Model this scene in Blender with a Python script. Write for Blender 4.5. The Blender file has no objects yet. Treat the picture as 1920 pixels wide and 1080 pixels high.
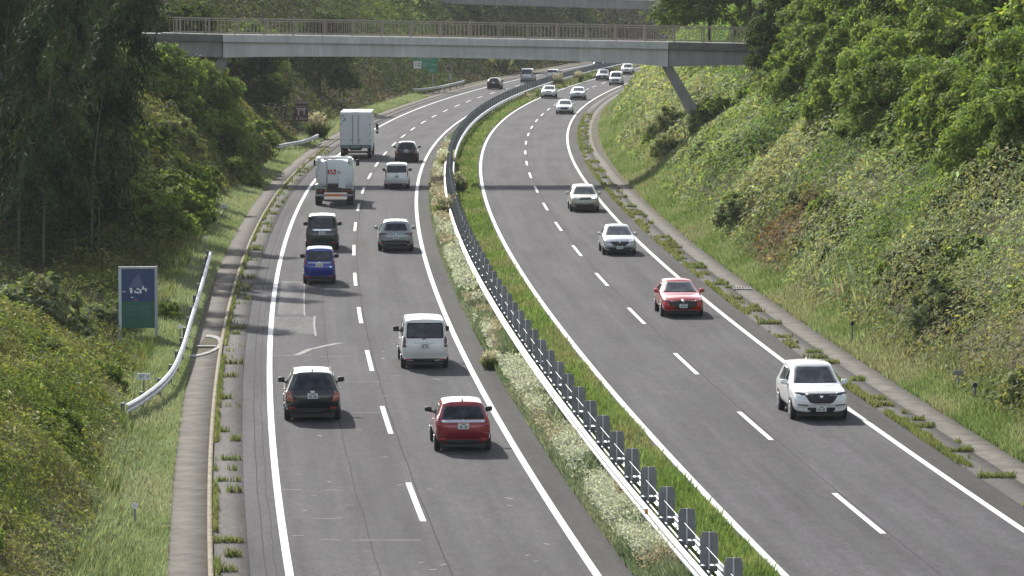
import bpy, bmesh, math, random
import numpy as np
from mathutils import Vector, Matrix
from mathutils.bvhtree import BVHTree

random.seed(7)
RNG = np.random.default_rng(7)
scene = bpy.context.scene
COL = scene.collection

# ------------------------------------------------------------------ camera, sky, sun, exposure
F_PX = 7380.0            # focal length in pixels of the 1920 wide photograph
CAM_H = 14.3             # the camera stands on an overpass 14.3 m above the road
PITCH = math.atan(580.0 / F_PX)
cam_data = bpy.data.cameras.new("camera")
cam_data.sensor_width = 36.0
cam_data.lens = F_PX / 1920.0 * 36.0
cam_data.clip_start = 1.0
cam_data.clip_end = 5000.0
cam = bpy.data.objects.new("camera", cam_data)
COL.objects.link(cam)
cam.location = (0, 0, CAM_H)
cam.rotation_euler = (math.radians(90) - PITCH, 0, 0)
scene.camera = cam

SUN_DIR = Vector((-0.57, 1.5, 1.02)).normalized()     # towards the sun: ahead, a little left
SUN_EL = math.asin(SUN_DIR.z)
SUN_AZ = math.atan2(SUN_DIR.x, SUN_DIR.y)            # from +Y towards +X
world = bpy.data.worlds.new("World")
scene.world = world
world.use_nodes = True
wn = world.node_tree
wn.nodes.clear()
w_out = wn.nodes.new("ShaderNodeOutputWorld")
w_bg = wn.nodes.new("ShaderNodeBackground")
w_sky = wn.nodes.new("ShaderNodeTexSky")
w_sky.sky_type = 'NISHITA'
w_sky.sun_disc = False
w_sky.sun_elevation = SUN_EL
w_sky.sun_rotation = SUN_AZ
w_sky.air_density = 1.0
w_sky.dust_density = 1.2
w_sky.ozone_density = 1.0
w_hs = wn.nodes.new("ShaderNodeHueSaturation")        # thin high cloud greys the blue of the sky
w_hs.inputs["Saturation"].default_value = 0.45
wn.links.new(w_sky.outputs[0], w_hs.inputs["Color"])
wn.links.new(w_hs.outputs[0], w_bg.inputs[0])
w_bg.inputs[1].default_value = 0.12
wn.links.new(w_bg.outputs[0], w_out.inputs[0])

sun_data = bpy.data.lights.new("sun", 'SUN')
sun_data.energy = 4.2
sun_data.angle = math.radians(0.5)
sun_data.color = (1.0, 0.96, 0.89)
sun = bpy.data.objects.new("sun", sun_data)
COL.objects.link(sun)
sun.rotation_euler = SUN_DIR.to_track_quat('Z', 'Y').to_euler()
sun.location = (0, 0, 80)

scene.view_settings.view_transform = 'Standard'
scene.view_settings.look = 'None'
scene.view_settings.gamma = 1.0
scene.view_settings.use_curve_mapping = False
scene.view_settings.exposure = 0.97
scene.cycles.volume_bounces = 0
scene.cycles.max_bounces = 6
scene.cycles.diffuse_bounces = 3
scene.cycles.glossy_bounces = 3
scene.cycles.transmission_bounces = 4
scene.cycles.transparent_max_bounces = 6
scene.cycles.use_denoising = True

# ------------------------------------------------------------------ small tools
def tag(o, label=None, cat=None, group=None, kind=None):
    if label: o["label"] = label
    if cat: o["category"] = cat
    if group: o["group"] = group
    if kind: o["kind"] = kind
    return o

def empty(name, loc=(0, 0, 0), rz=0.0):
    o = bpy.data.objects.new(name, None)
    o.empty_display_size = 0.3
    COL.objects.link(o)
    o.location = loc
    o.rotation_euler = (0, 0, rz)
    return o

def link(name, me, mat=None, parent=None, smooth=False):
    o = bpy.data.objects.new(name, me)
    COL.objects.link(o)
    if mat is not None and len(me.materials) == 0:
        me.materials.append(mat)
    if parent is not None:
        o.parent = parent
    if smooth:
        me.polygons.foreach_set("use_smooth", np.ones(len(me.polygons), bool))
    return o

def np_mesh(name, V, Fq, col=None, uv=None):
    """mesh from numpy vertices and faces of one size; col per face (n,3), uv per vertex (n,2)"""
    V = np.asarray(V, np.float32); Fq = np.asarray(Fq, np.int32)
    me = bpy.data.meshes.new(name)
    nf, k = Fq.shape
    me.vertices.add(len(V)); me.vertices.foreach_set("co", V.ravel())
    me.loops.add(nf * k); me.loops.foreach_set("vertex_index", Fq.ravel())
    me.polygons.add(nf)
    me.polygons.foreach_set("loop_start", np.arange(nf, dtype=np.int32) * k)
    me.polygons.foreach_set("loop_total", np.full(nf, k, np.int32))
    if uv is not None:
        l = me.uv_layers.new(name="UVMap")
        l.data.foreach_set("uv", np.asarray(uv, np.float32)[Fq.ravel()].ravel())
    me.update(calc_edges=True)
    if col is not None:
        a = me.attributes.new("Col", 'FLOAT_COLOR', 'FACE')
        c = np.ones((nf, 4), np.float32); c[:, :3] = col
        a.data.foreach_set("color", c.ravel())
    return me

class MB:
    """collects boxes, tubes, lathes and grids; build() makes ONE mesh object"""
    def __init__(s): s.v = []; s.f = []
    def add(s, vs, fs):
        n = len(s.v); s.v += [tuple(p) for p in vs]; s.f += [tuple(i + n for i in f) for f in fs]
    def box(s, c, size, rz=0.0, bev=0.0):
        x, y, z = size[0] / 2, size[1] / 2, size[2] / 2
        R = Matrix.Rotation(rz, 3, 'Z')
        if bev <= 0:
            pts = [(-x, -y, -z), (x, -y, -z), (x, y, -z), (-x, y, -z), (-x, -y, z), (x, -y, z), (x, y, z), (-x, y, z)]
            fs = [(0, 3, 2, 1), (4, 5, 6, 7), (0, 1, 5, 4), (1, 2, 6, 5), (2, 3, 7, 6), (3, 0, 4, 7)]
        else:
            bm = bmesh.new(); bmesh.ops.create_cube(bm, size=1.0)
            for v in bm.verts: v.co = Vector((v.co.x * 2 * x, v.co.y * 2 * y, v.co.z * 2 * z))
            bmesh.ops.bevel(bm, geom=bm.edges[:], offset=bev, segments=2, affect='EDGES', profile=0.5)
            bm.verts.index_update()
            pts = [v.co[:] for v in bm.verts]; fs = [[v.index for v in f.verts] for f in bm.faces]; bm.free()
        s.add([R @ Vector(p) + Vector(c) for p in pts], fs)
    def tube(s, pts, rad, n=8, cap=True):
        pts = [Vector(p) for p in pts]
        if not hasattr(rad, '__len__'): rad = [rad] * len(pts)
        vs = []; fs = []
        ref = Vector((0, 0, 1)) if abs((pts[-1] - pts[0]).normalized().z) < 0.9 else Vector((1, 0, 0))
        for i, p in enumerate(pts):
            t = (pts[min(i + 1, len(pts) - 1)] - pts[max(i - 1, 0)]).normalized()
            a = t.cross(ref).normalized(); b = t.cross(a)
            for j in range(n):
                an = 2 * math.pi * j / n
                vs.append(p + (a * math.cos(an) + b * math.sin(an)) * rad[i])
        for i in range(len(pts) - 1):
            for j in range(n):
                k = (j + 1) % n
                fs.append((i * n + j, i * n + k, (i + 1) * n + k, (i + 1) * n + j))
        if cap:
            fs.append(tuple(range(n - 1, -1, -1))); m = (len(pts) - 1) * n
            fs.append(tuple(m + j for j in range(n)))
        s.add(vs, fs)
    def lathe_x(s, prof, c, n=24):
        """profile (x, r) revolved about the x axis through c"""
        vs = []; fs = []
        for (x, r) in prof:
            for j in range(n):
                a = 2 * math.pi * j / n
                vs.append((c[0] + x, c[1] + r * math.cos(a), c[2] + r * math.sin(a)))
        for i in range(len(prof) - 1):
            for j in range(n):
                k = (j + 1) % n
                fs.append((i * n + j, (i + 1) * n + j, (i + 1) * n + k, i * n + k))
        fs.append(tuple(range(n))); m = (len(prof) - 1) * n
        fs.append(tuple(m + j for j in range(n - 1, -1, -1)))
        s.add(vs, fs)
    def prism(s, poly, y0, y1):
        """outline in (x, z) extruded along y"""
        n = len(poly)
        vs = [(x, y0, z) for x, z in poly] + [(x, y1, z) for x, z in poly]
        fs = [tuple(range(n)), tuple(range(2 * n - 1, n - 1, -1))]
        fs += [(i, i + n, (i + 1) % n + n, (i + 1) % n) for i in range(n)]
        s.add(vs, fs)
    def build(s, name, mat, parent=None, smooth=False):
        me = bpy.data.meshes.new(name)
        me.from_pydata(s.v, [], s.f); me.update()
        bm = bmesh.new(); bm.from_mesh(me); bmesh.ops.recalc_face_normals(bm, faces=bm.faces[:]); bm.to_mesh(me); bm.free()
        return link(name, me, mat, parent, smooth)

# ---- value noise, vectorised
def _hash(ix, iy, seed):
    h = (ix.astype(np.int64) * 374761393 + iy.astype(np.int64) * 668265263 + seed * 974634777) & 0xFFFFFFFF
    h = ((h ^ (h >> 13)) * 1274126177) & 0xFFFFFFFF
    return ((h ^ (h >> 16)) & 0xFFFFFF) / float(0x1000000)
def vnoise(x, y, seed=0):
    x = np.asarray(x, float); y = np.asarray(y, float)
    ix = np.floor(x); iy = np.floor(y); fx = x - ix; fy = y - iy
    fx = fx * fx * (3 - 2 * fx); fy = fy * fy * (3 - 2 * fy)
    a = _hash(ix, iy, seed); b = _hash(ix + 1, iy, seed); c = _hash(ix, iy + 1, seed); d = _hash(ix + 1, iy + 1, seed)
    return (a * (1 - fx) + b * fx) * (1 - fy) + (c * (1 - fx) + d * fx) * fy
def fbm(x, y, seed=0, o=3):
    s = 0; a = 0.5; t = 0
    for i in range(o):
        s = s + a * vnoise(x * 2 ** i, y * 2 ** i, seed + i * 17); t += a; a *= 0.5
    return s / t
def domes(x, y, cell, seed):
    """rounded mounds (crowns seen from above): height 0..1 and a random number per mound"""
    gx = np.floor(x / cell); gy = np.floor(y / cell)
    best = np.full(np.shape(x), 9.0); ident = np.zeros(np.shape(x))
    for ox in (-1, 0, 1):
        for oy in (-1, 0, 1):
            cx = gx + ox; cy = gy + oy
            px = (cx + 0.15 + 0.7 * _hash(cx, cy, seed)) * cell; py = (cy + 0.15 + 0.7 * _hash(cx, cy, seed + 5)) * cell
            rr = 0.55 + 0.45 * _hash(cx, cy, seed + 9)
            d = np.hypot(x - px, y - py) / (cell * rr)
            m = d < best
            best = np.where(m, d, best); ident = np.where(m, _hash(cx, cy, seed + 21), ident)
    return np.sqrt(np.clip(1 - (best * 0.95) ** 2, 0, 1)), ident

# ------------------------------------------------------------------ the road's plan: centre line of the median and offsets (metres)
PC = [-4.6253, -1.1858, 8.1258, 1.4578, 0.1028, -0.4587]
OFF = dict(LL=-9.634, LD=-5.886, LR=-2.243, RL=2.258, RD=5.876, RR=9.629)
def _poly(Y):
    t = (Y - 300.0) / 200.0
    return sum(c * t ** i for i, c in enumerate(PC))
def _dpoly(Y):
    t = (Y - 300.0) / 200.0
    return sum(i * c * t ** (i - 1) for i, c in enumerate(PC) if i) / 200.0
YA, YB = 92.0, 535.0
def cx(Y):
    Y = np.asarray(Y, float)
    m = _poly(np.clip(Y, YA, YB))
    m = m + np.where(Y < YA, (Y - YA) * _dpoly(YA), 0)
    e = np.clip(Y - YB, 0, 225)
    return m + e * _dpoly(YB) + 0.5 * e ** 2 * 0.0003
def dcx(Y): return (cx(Y + 0.5) - cx(Y - 0.5))
def gsc(Y): return 1 - 0.0004 * np.clip(np.asarray(Y, float) - 270, 0, 330)
def line(k, Y, extra=0.0): return cx(Y) + (OFF[k] + extra) * gsc(Y)
def heading(Y): return math.atan(float(dcx(Y)))          # angle from +Y towards +X

def ground_y(ypx, z=0.0): return F_PX * (CAM_H - z) / (ypx + 40.0)     # only valid for small pitch, used for laying out
def at(px, py, z=0.0):
    """point on the plane z=const that the photograph shows at (px, py)"""
    a = (px - 960) / F_PX; b = (540 - py) / F_PX
    t = (CAM_H - z) / (math.sin(PITCH) - b * math.cos(PITCH))
    return Vector((t * a, t * (math.cos(PITCH) + b * math.sin(PITCH)), z))
def at_y(px, py, Y):
    """point at distance Y that the photograph shows at (px, py)"""
    a = (px - 960) / F_PX; b = (540 - py) / F_PX
    t = Y / (math.cos(PITCH) + b * math.sin(PITCH))
    return Vector((t * a, Y, CAM_H + t * (-math.sin(PITCH) + b * math.cos(PITCH))))
def proj(P):
    """pixel position (1920 frame) of points"""
    P = np.asarray(P, float)
    x = P[:, 0]; y = P[:, 1]; z = P[:, 2] - CAM_H
    d = y * math.cos(PITCH) - z * math.sin(PITCH); u = y * math.sin(PITCH) + z * math.cos(PITCH)
    return 960 + F_PX * x / d, 540 - F_PX * u / d, d

# ------------------------------------------------------------------ materials
def new_mat(name):
    m = bpy.data.materials.new(name); m.use_nodes = True
    nt = m.node_tree; nt.nodes.clear()
    out = nt.nodes.new("ShaderNodeOutputMaterial")
    return m, nt, out
def N(nt, t, **kw):
    n = nt.nodes.new(t)
    for k, v in kw.items(): setattr(n, k, v)
    return n
def principled(nt, out, col=(0.5, 0.5, 0.5), rough=0.5, metal=0.0, spec=0.5):
    b = N(nt, "ShaderNodeBsdfPrincipled")
    b.inputs["Base Color"].default_value = (*col, 1)
    b.inputs["Roughness"].default_value = rough
    b.inputs["Metallic"].default_value = metal
    b.inputs["Specular IOR Level"].default_value = spec
    nt.links.new(b.outputs[0], out.inputs[0])
    return b
def ramp(nt, fac, stops):
    r = N(nt, "ShaderNodeValToRGB")
    e = r.color_ramp.elements
    while len(e) < len(stops): e.new(0.5)
    for el, (p, c) in zip(e, stops):
        el.position = p; el.color = (*c, 1) if len(c) == 3 else c
    nt.links.new(fac, r.inputs[0])
    return r.outputs[0]
def noise_tex(nt, vec, scale, detail=3, rough=0.6):
    n = N(nt, "ShaderNodeTexNoise"); n.inputs["Scale"].default_value = scale
    n.inputs["Detail"].default_value = detail; n.inputs["Roughness"].default_value = rough
    if vec is not None: nt.links.new(vec, n.inputs["Vector"])
    return n.outputs["Fac"]
def mixc(nt, fac, a, b, mode='MIX'):
    m = N(nt, "ShaderNodeMix", data_type='RGBA', blend_type=mode)
    for s, v in ((0, fac), (6, a), (7, b)):
        if hasattr(v, 'links'): nt.links.new(v, m.inputs[s])
        elif s == 0: m.inputs[0].default_value = v
        else: m.inputs[s].default_value = (*v, 1)
    return m.outputs[2]
def vmath(nt, vec, mul):
    m = N(nt, "ShaderNodeVectorMath", operation='MULTIPLY'); nt.links.new(vec, m.inputs[0]); m.inputs[1].default_value = mul
    return m.outputs[0]
def bump(nt, b, h, strength=0.3, dist=0.02):
    n = N(nt, "ShaderNodeBump"); n.inputs["Strength"].default_value = strength; n.inputs["Distance"].default_value = dist
    nt.links.new(h, n.inputs["Height"]); nt.links.new(n.outputs[0], b.inputs["Normal"])

def plain(name, col, rough=0.5, metal=0.0, spec=0.5, var=0.12, scale=3.0):
    """a solid colour broken up by a little procedural wear"""
    m, nt, out = new_mat(name)
    b = principled(nt, out, col, rough, metal, spec)
    tc = N(nt, "ShaderNodeTexCoord")
    f = noise_tex(nt, tc.outputs["Object"], scale, 4)
    lo = tuple(c * (1 - var) for c in col); hi = tuple(min(1, c * (1 + var)) for c in col)
    nt.links.new(ramp(nt, f, [(0.3, lo), (0.7, hi)]), b.inputs["Base Color"])
    return m

def asphalt(name, base=0.075, tint=(1.0, 1.0, 1.02), cracks=(), tracks=()):
    m, nt, out = new_mat(name)
    b = principled(nt, out, (base,) * 3, 0.9, 0, 0.06)
    uv = N(nt, "ShaderNodeUVMap").outputs[0]
    sep = N(nt, "ShaderNodeSeparateXYZ"); nt.links.new(uv, sep.inputs[0])
    agg = noise_tex(nt, uv, 9.0, 4, 0.8)
    mid = noise_tex(nt, vmath(nt, uv, (1.0, 0.35, 1)), 3.2, 5, 0.8)
    big = noise_tex(nt, vmath(nt, uv, (0.5, 0.06, 1)), 1.0, 4)
    streak = noise_tex(nt, vmath(nt, uv, (2.2, 0.03, 1)), 1.0, 3)
    c = ramp(nt, agg, [(0.25, tuple(base * 0.5 * t for t in tint)), (0.75, tuple(base * 1.5 * t for t in tint))])
    c = mixc(nt, 1.0, c, ramp(nt, mid, [(0.3, (0.8,) * 3), (0.7, (1.2,) * 3)]), 'MULTIPLY')
    c = mixc(nt, 1.0, c, ramp(nt, big, [(0.3, (0.74,) * 3), (0.7, (1.2,) * 3)]), 'MULTIPLY')
    c = mixc(nt, 1.0, c, ramp(nt, streak, [(0.3, (0.86,) * 3), (0.7, (1.14,) * 3)]), 'MULTIPLY')
    wob = noise_tex(nt, vmath(nt, uv, (0.0, 0.15, 1)), 1.0, 5, 0.7)
    for (u0, w, amt) in tracks:                           # worn, polished wheel paths
        d = N(nt, "ShaderNodeMath", operation='SUBTRACT'); nt.links.new(sep.outputs[0], d.inputs[0]); d.inputs[1].default_value = u0
        a = N(nt, "ShaderNodeMath", operation='ABSOLUTE'); nt.links.new(d.outputs[0], a.inputs[0])
        r = N(nt, "ShaderNodeMapRange"); nt.links.new(a.outputs[0], r.inputs[0])
        r.inputs[1].default_value = 0; r.inputs[2].default_value = w; r.inputs[3].default_value = amt; r.inputs[4].default_value = 0
        c = mixc(nt, r.outputs[0], c, (base * 1.45,) * 3)
    for (u0, amp, w) in cracks:                           # sealed joints and cracks running along the road
        q = N(nt, "ShaderNodeMath", operation='MULTIPLY_ADD'); nt.links.new(wob, q.inputs[0]); q.inputs[1].default_value = amp; q.inputs[2].default_value = u0 - amp * 0.5
        d = N(nt, "ShaderNodeMath", operation='SUBTRACT'); nt.links.new(sep.outputs[0], d.inputs[0]); nt.links.new(q.outputs[0], d.inputs[1])
        a = N(nt, "ShaderNodeMath", operation='ABSOLUTE'); nt.links.new(d.outputs[0], a.inputs[0])
        l = N(nt, "ShaderNodeMath", operation='LESS_THAN'); nt.links.new(a.outputs[0], l.inputs[0]); l.inputs[1].default_value = w
        c = mixc(nt, l.outputs[0], c, (base * 0.35,) * 3)
    nt.links.new(c, b.inputs["Base Color"])
    bump(nt, b, agg, 0.35, 0.02)
    return m

def leaf_mat(name, trans=0.4, rough=0.55, spec=0.25, sat=(1.15, 1.1, 0.55)):
    m, nt, out = new_mat(name)
    at_ = N(nt, "ShaderNodeAttribute", attribute_name="Col")
    oi = N(nt, "ShaderNodeObjectInfo")
    hue = N(nt, "ShaderNodeHueSaturation")
    mr = N(nt, "ShaderNodeMapRange"); nt.links.new(oi.outputs["Random"], mr.inputs[0]); mr.inputs[3].default_value = 0.75; mr.inputs[4].default_value = 1.25
    nt.links.new(mr.outputs[0], hue.inputs["Value"]); nt.links.new(at_.outputs["Color"], hue.inputs["Color"])
    c = hue.outputs[0]
    b = principled(nt, out, (0.1, 0.1, 0.1), rough, 0, spec)
    nt.links.new(c, b.inputs["Base Color"])
    t = N(nt, "ShaderNodeBsdfTranslucent")
    nt.links.new(mixc(nt, 1.0, c, sat, 'MULTIPLY'), t.inputs[0])
    mx = N(nt, "ShaderNodeMixShader"); mx.inputs[0].default_value = trans
    nt.links.new(b.outputs[0], mx.inputs[1]); nt.links.new(t.outputs[0], mx.inputs[2])
    nt.links.new(mx.outputs[0], out.inputs[0])
    return m

def paint(name, col, flake=0.0, rough=0.35):
    m, nt, out = new_mat(name)
    b = principled(nt, out, col, rough, flake, 0.5)
    b.inputs["Coat Weight"].default_value = 1.0
    b.inputs["Coat Roughness"].default_value = 0.06
    tc = N(nt, "ShaderNodeTexCoord")
    f = noise_tex(nt, tc.outputs["Object"], 1.3, 4)
    nt.links.new(ramp(nt, f, [(0.3, tuple(c * 0.9 for c in col)), (0.7, tuple(min(1, c * 1.06) for c in col))]), b.inputs["Base Color"])
    return m

def glass_mat(name, col=(0.012, 0.015, 0.02)):
    """tinted car glass with the dim cabin showing through as soft shapes"""
    m, nt, out = new_mat(name)
    b = principled(nt, out, col, 0.05, 0, 0.3)
    tc = N(nt, "ShaderNodeTexCoord")
    f = noise_tex(nt, vmath(nt, tc.outputs["Object"], (1.0, 0.4, 1.4)), 2.6, 3)
    nt.links.new(ramp(nt, f, [(0.42, col), (0.62, tuple(c * 3.2 for c in col))]), b.inputs["Base Color"])
    return m

M = {}
M['asphalt_left'] = asphalt("asphalt_left", 0.070, (0.99, 0.97, 1.03), cracks=[(2.2, 0.3, 0.013), (3.92, 0.16, 0.02), (-0.55, 0.15, 0.016), (-0.3, 0.25, 0.01)],
                            tracks=[(1.0, 0.6, 0.18), (2.75, 0.6, 0.18), (4.7, 0.6, 0.15), (6.5, 0.6, 0.15)])
M['asphalt_right'] = asphalt("asphalt_right", 0.070, (0.99, 0.97, 1.03), cracks=[(3.78, 0.14, 0.014)],
                             tracks=[(1.0, 0.6, 0.12), (2.8, 0.6, 0.12), (4.6, 0.6, 0.15), (6.4, 0.6, 0.15)])
M['asphalt_dark'] = asphalt("asphalt_dark", 0.052, (1.04, 1.0, 0.98))
M['patch'] = asphalt("asphalt_patch", 0.125, (1.0, 1.0, 1.0))
M['concrete_gutter'] = asphalt("gutter_concrete", 0.10, (1.05, 1.0, 0.94))
M['concrete_wall'] = plain("drain_concrete", (0.125, 0.115, 0.10), 0.9, 0, 0.06, 0.3, 1.2)
M['kerb'] = plain("kerb_concrete", (0.25, 0.22, 0.165), 0.9, 0, 0.05, 0.25, 2.0)
M['seal'] = plain("crack_sealant", (0.02, 0.02, 0.02), 0.8)
M['scuff'] = plain("pale_scuff", (0.13, 0.13, 0.128), 0.85, var=0.4, scale=2.5)
def line_mat():
    m, nt, out = new_mat("white_road_paint")
    b = principled(nt, out, (0.7, 0.7, 0.68), 0.7, 0, 0.15)
    tc = N(nt, "ShaderNodeTexCoord")
    f = noise_tex(nt, tc.outputs["Object"], 9.0, 5, 0.8)
    g = noise_tex(nt, tc.outputs["Object"], 0.35, 3)
    mm = N(nt, "ShaderNodeMath", operation='MULTIPLY_ADD'); nt.links.new(g, mm.inputs[0]); mm.inputs[1].default_value = 0.35; nt.links.new(f, mm.inputs[2])
    nt.links.new(ramp(nt, mm.outputs[0], [(0.42, (0.22, 0.22, 0.215)), (0.56, (0.58, 0.58, 0.57))]), b.inputs["Base Color"])
    return m
M['line'] = line_mat()
M['soil'] = plain("soil", (0.06, 0.052, 0.03), 0.95, 0, 0.1, 0.4, 0.4)
M['leaf'] = leaf_mat("leaves", 0.42, 0.75, 0.08, (1.1, 1.1, 0.6))
M['leaf_dark'] = leaf_mat("bamboo_leaves", 0.13, 0.75, 0.06, (0.95, 1.05, 0.7))
M['grass'] = leaf_mat("grass_blades", 0.42, 0.7, 0.1, (1.0, 1.05, 0.75))
M['bark'] = plain("bark", (0.06, 0.05, 0.04), 0.9, 0, 0.2, 0.4, 4)
M['culm'] = plain("bamboo_culm", (0.10, 0.105, 0.06), 0.6, 0, 0.2, 0.3, 1.5)
M['zinc'] = plain("galvanised_steel", (0.62, 0.63, 0.64), 0.38, 0.35, 0.5, 0.12, 1.5)
M['zinc_dark'] = plain("weathered_steel", (0.16, 0.17, 0.18), 0.5, 0.3, 0.5, 0.2, 2.5)
M['glare'] = plain("glare_panel_grey", (0.19, 0.20, 0.205), 0.7, 0.0, 0.4, 0.2, 3)
def weathered(name, col, amt):
    """painted concrete with vertical water streaks and soft blotches"""
    m, nt, out = new_mat(name)
    b = principled(nt, out, col, 0.85, 0, 0.12)
    tc = N(nt, "ShaderNodeTexCoord").outputs["Object"]
    st = noise_tex(nt, vmath(nt, tc, (2.6, 1.0, 0.16)), 1.0, 4, 0.7); bl = noise_tex(nt, tc, 0.5, 4)
    c = mixc(nt, 1.0, ramp(nt, st, [(0.32, tuple(k * (1 - amt) for k in col)), (0.62, col)]), ramp(nt, bl, [(0.3, (.86, .85, .83)), (0.7, (1.05, 1.05, 1.05))]), 'MULTIPLY')
    nt.links.new(c, b.inputs["Base Color"])
    return m
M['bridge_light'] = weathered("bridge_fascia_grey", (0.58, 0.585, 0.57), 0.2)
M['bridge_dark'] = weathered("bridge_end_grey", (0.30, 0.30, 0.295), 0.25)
M['bridge_stain'] = plain("stained_coping", (0.15, 0.145, 0.135), 0.85, 0, 0.2, 0.3, 0.8)
M['zinc_side'] = plain("dull_galvanised_steel", (0.46, 0.47, 0.48), 0.5, 0.2, 0.4, 0.2, 1.5)
M['rail_tan'] = plain("railing_brown", (0.29, 0.25, 0.205), 0.6, 0.1, 0.4, 0.15, 2)
# vehicles
M['glass'] = glass_mat("car_glass")
M['glass_front'] = glass_mat("windscreen_glass", (0.02, 0.024, 0.03))
M['tyre'] = plain("tyre_rubber", (0.018, 0.018, 0.019), 0.85)
M['rim'] = plain("alloy_rim", (0.30, 0.31, 0.32), 0.5, 0.3)
M['trim'] = plain("black_trim", (0.02, 0.02, 0.021), 0.55)
M['chrome'] = plain("chrome_trim", (0.72, 0.73, 0.75), 0.16, 0.9, 0.5, 0.05)
M['plate'] = plain("number_plate", (0.62, 0.64, 0.62), 0.5, var=0.05)
M['plate_ink'] = plain("number_plate_ink", (0.05, 0.11, 0.08), 0.5)
M['tail'] = paint("red_tail_lamp", (0.28, 0.012, 0.012), 0, 0.2)
M['tail_dark'] = paint("dark_tail_lamp", (0.09, 0.015, 0.018), 0, 0.2)
M['tail_clear'] = paint("clear_tail_lamp", (0.34, 0.10, 0.06), 0, 0.2)
M['lamp_clear'] = paint("headlamp_lens", (0.45, 0.47, 0.48), 0.3, 0.15)
M['amber'] = paint("amber_lens", (0.5, 0.16, 0.02), 0, 0.25)
M['reflector'] = paint("red_reflector", (0.45, 0.02, 0.01), 0, 0.25)

# ------------------------------------------------------------------ terrain
TOE_Y = [60, 126, 134, 142, 196, 210, 222, 330, 345, 420, 440, 900]
TOE_D = [4.6, 4.6, 5.5, 11.5, 12.5, 9.0, 5.0, 5.0, 6.0, 7.5, 6.5, 6.5]
def softp(x, k=1.0): return np.where(x > 6 * k, x, k * np.log1p(np.exp(np.clip(x / k, -40, 6))))
def h_left(X, Y):
    d = line('LL', Y) - X
    toe = np.interp(Y, TOE_Y, TOE_D)
    cap = np.interp(Y, [60, 126, 140, 195, 215, 240, 330, 380, 900], [3.6, 3.9, 5, 9, 12, 16, 17, 19, 21])
    h = 0.62 * softp(d - toe, 0.5)
    h = cap * np.tanh(h / cap)
    h = h + np.clip(d - toe, 0, 8) / 8 * (fbm(X * 0.12, Y * 0.07, 3) - 0.5) * 2.2
    return np.maximum(h, -0.06)
def h_right(X, Y):
    d = X - line('RR', Y)
    toe = np.interp(Y, [60, 140, 260, 330, 900], [4.6, 4.4, 3.6, 3.2, 3.4])
    cap = np.interp(Y, [60, 200, 400, 900], [20, 24, 20, 21])
    h = 0.72 * softp(d - toe, 0.5)
    h = cap * np.tanh(h / cap)
    h = h + np.clip(d - toe, 0, 8) / 8 * (fbm(X * 0.11, Y * 0.06, 11) - 0.5) * 2.4
    return np.maximum(h, -0.06)
def h_any(X, Y):
    X = np.asarray(X, float); Y = np.asarray(Y, float)
    c = cx(Y)
    far = np.clip((Y - 790) / 60, 0, 1)                   # the valley is closed by a hill beyond the bend
    return np.maximum(np.where(X < c, h_left(X, Y), h_right(X, Y)), -0.06 + 19 * far * far * (3 - 2 * far) + 1.5 * far * fbm(X * .05, Y * .05, 41))

def make_ground():
    ys = np.concatenate([np.arange(-60, 90, 10), np.arange(90, 420, 2.5), np.arange(420, 780, 5), np.arange(780, 861, 8), np.arange(880, 1101, 40)])
    us = np.concatenate([[-260, -200, -150, -110], np.arange(-85, -30, 4), np.arange(-30, -9, 1.0), [-9, -2.5, 0, 2.5, 9], np.arange(10, 31, 1.0), np.arange(34, 90, 4), [110, 150, 200, 260]])
    Yg, Ug = np.meshgrid(ys, us, indexing='ij')
    Xg = cx(Yg) + Ug
    Z = h_any(Xg, Yg) - 0.03
    V = np.stack([Xg, Yg, Z], -1).reshape(-1, 3)
    ny, nu = Yg.shape
    i = np.arange(ny - 1)[:, None] * nu + np.arange(nu - 1)[None, :]
    Fq = np.stack([i, i + 1, i + nu + 1, i + nu], -1).reshape(-1, 4)
    o = link("ground", np_mesh("ground", V, Fq), M['soil'], smooth=True)
    tag(o, kind='structure')
make_ground()

def strip(name, ka, ea, kb, eb, z, mat, y0=60, y1=760, step=4.0, kind='structure', thick=0.0, nl=2):
    """a band of road between two offset lines, uv in metres"""
    ys = np.arange(y0, y1 + step * 0.5, step)
    xa = line(ka, ys, ea); xb = line(kb, ys, eb)
    arc = np.concatenate([[0], np.cumsum(np.hypot(np.diff(xa), np.diff(ys)))]) + y0
    V = []; UV = []
    for j in range(nl):
        f = j / (nl - 1)
        V.append(np.stack([xa + (xb - xa) * f, ys, np.full_like(ys, z)], -1))
        UV.append(np.stack([np.full(len(ys), (OFF[ka] + ea) * (1 - f) + (OFF[kb] + eb) * f - OFF['LL' if ka[0] == 'L' else 'RL']), arc], -1))
    n = len(ys); V = np.concatenate(V); UV = np.concatenate(UV)
    i = np.arange(n - 1)
    Fq = np.concatenate([np.stack([j * n + i, (j + 1) * n + i, (j + 1) * n + i + 1, j * n + i + 1], -1) for j in range(nl - 1)])
    if thick > 0:
        top = len(V)
        V = np.concatenate([V, V - np.array([0, 0, thick])]); UV = np.concatenate([UV, UV])
        last = (nl - 1) * n
        Fq = np.concatenate([Fq, np.stack([i, i + 1, top + i + 1, top + i], -1), np.stack([last + i + 1, last + i, top + last + i, top + last + i + 1], -1)])
        ends = [[j * n, top + j * n, top + (j + 1) * n, (j + 1) * n] for j in range(nl - 1)]
        Fq = np.concatenate([Fq, np.array(ends)])
    o = link(name, np_mesh(name, V, Fq, uv=UV), mat)
    if kind: tag(o, kind=kind)
    return o

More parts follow.
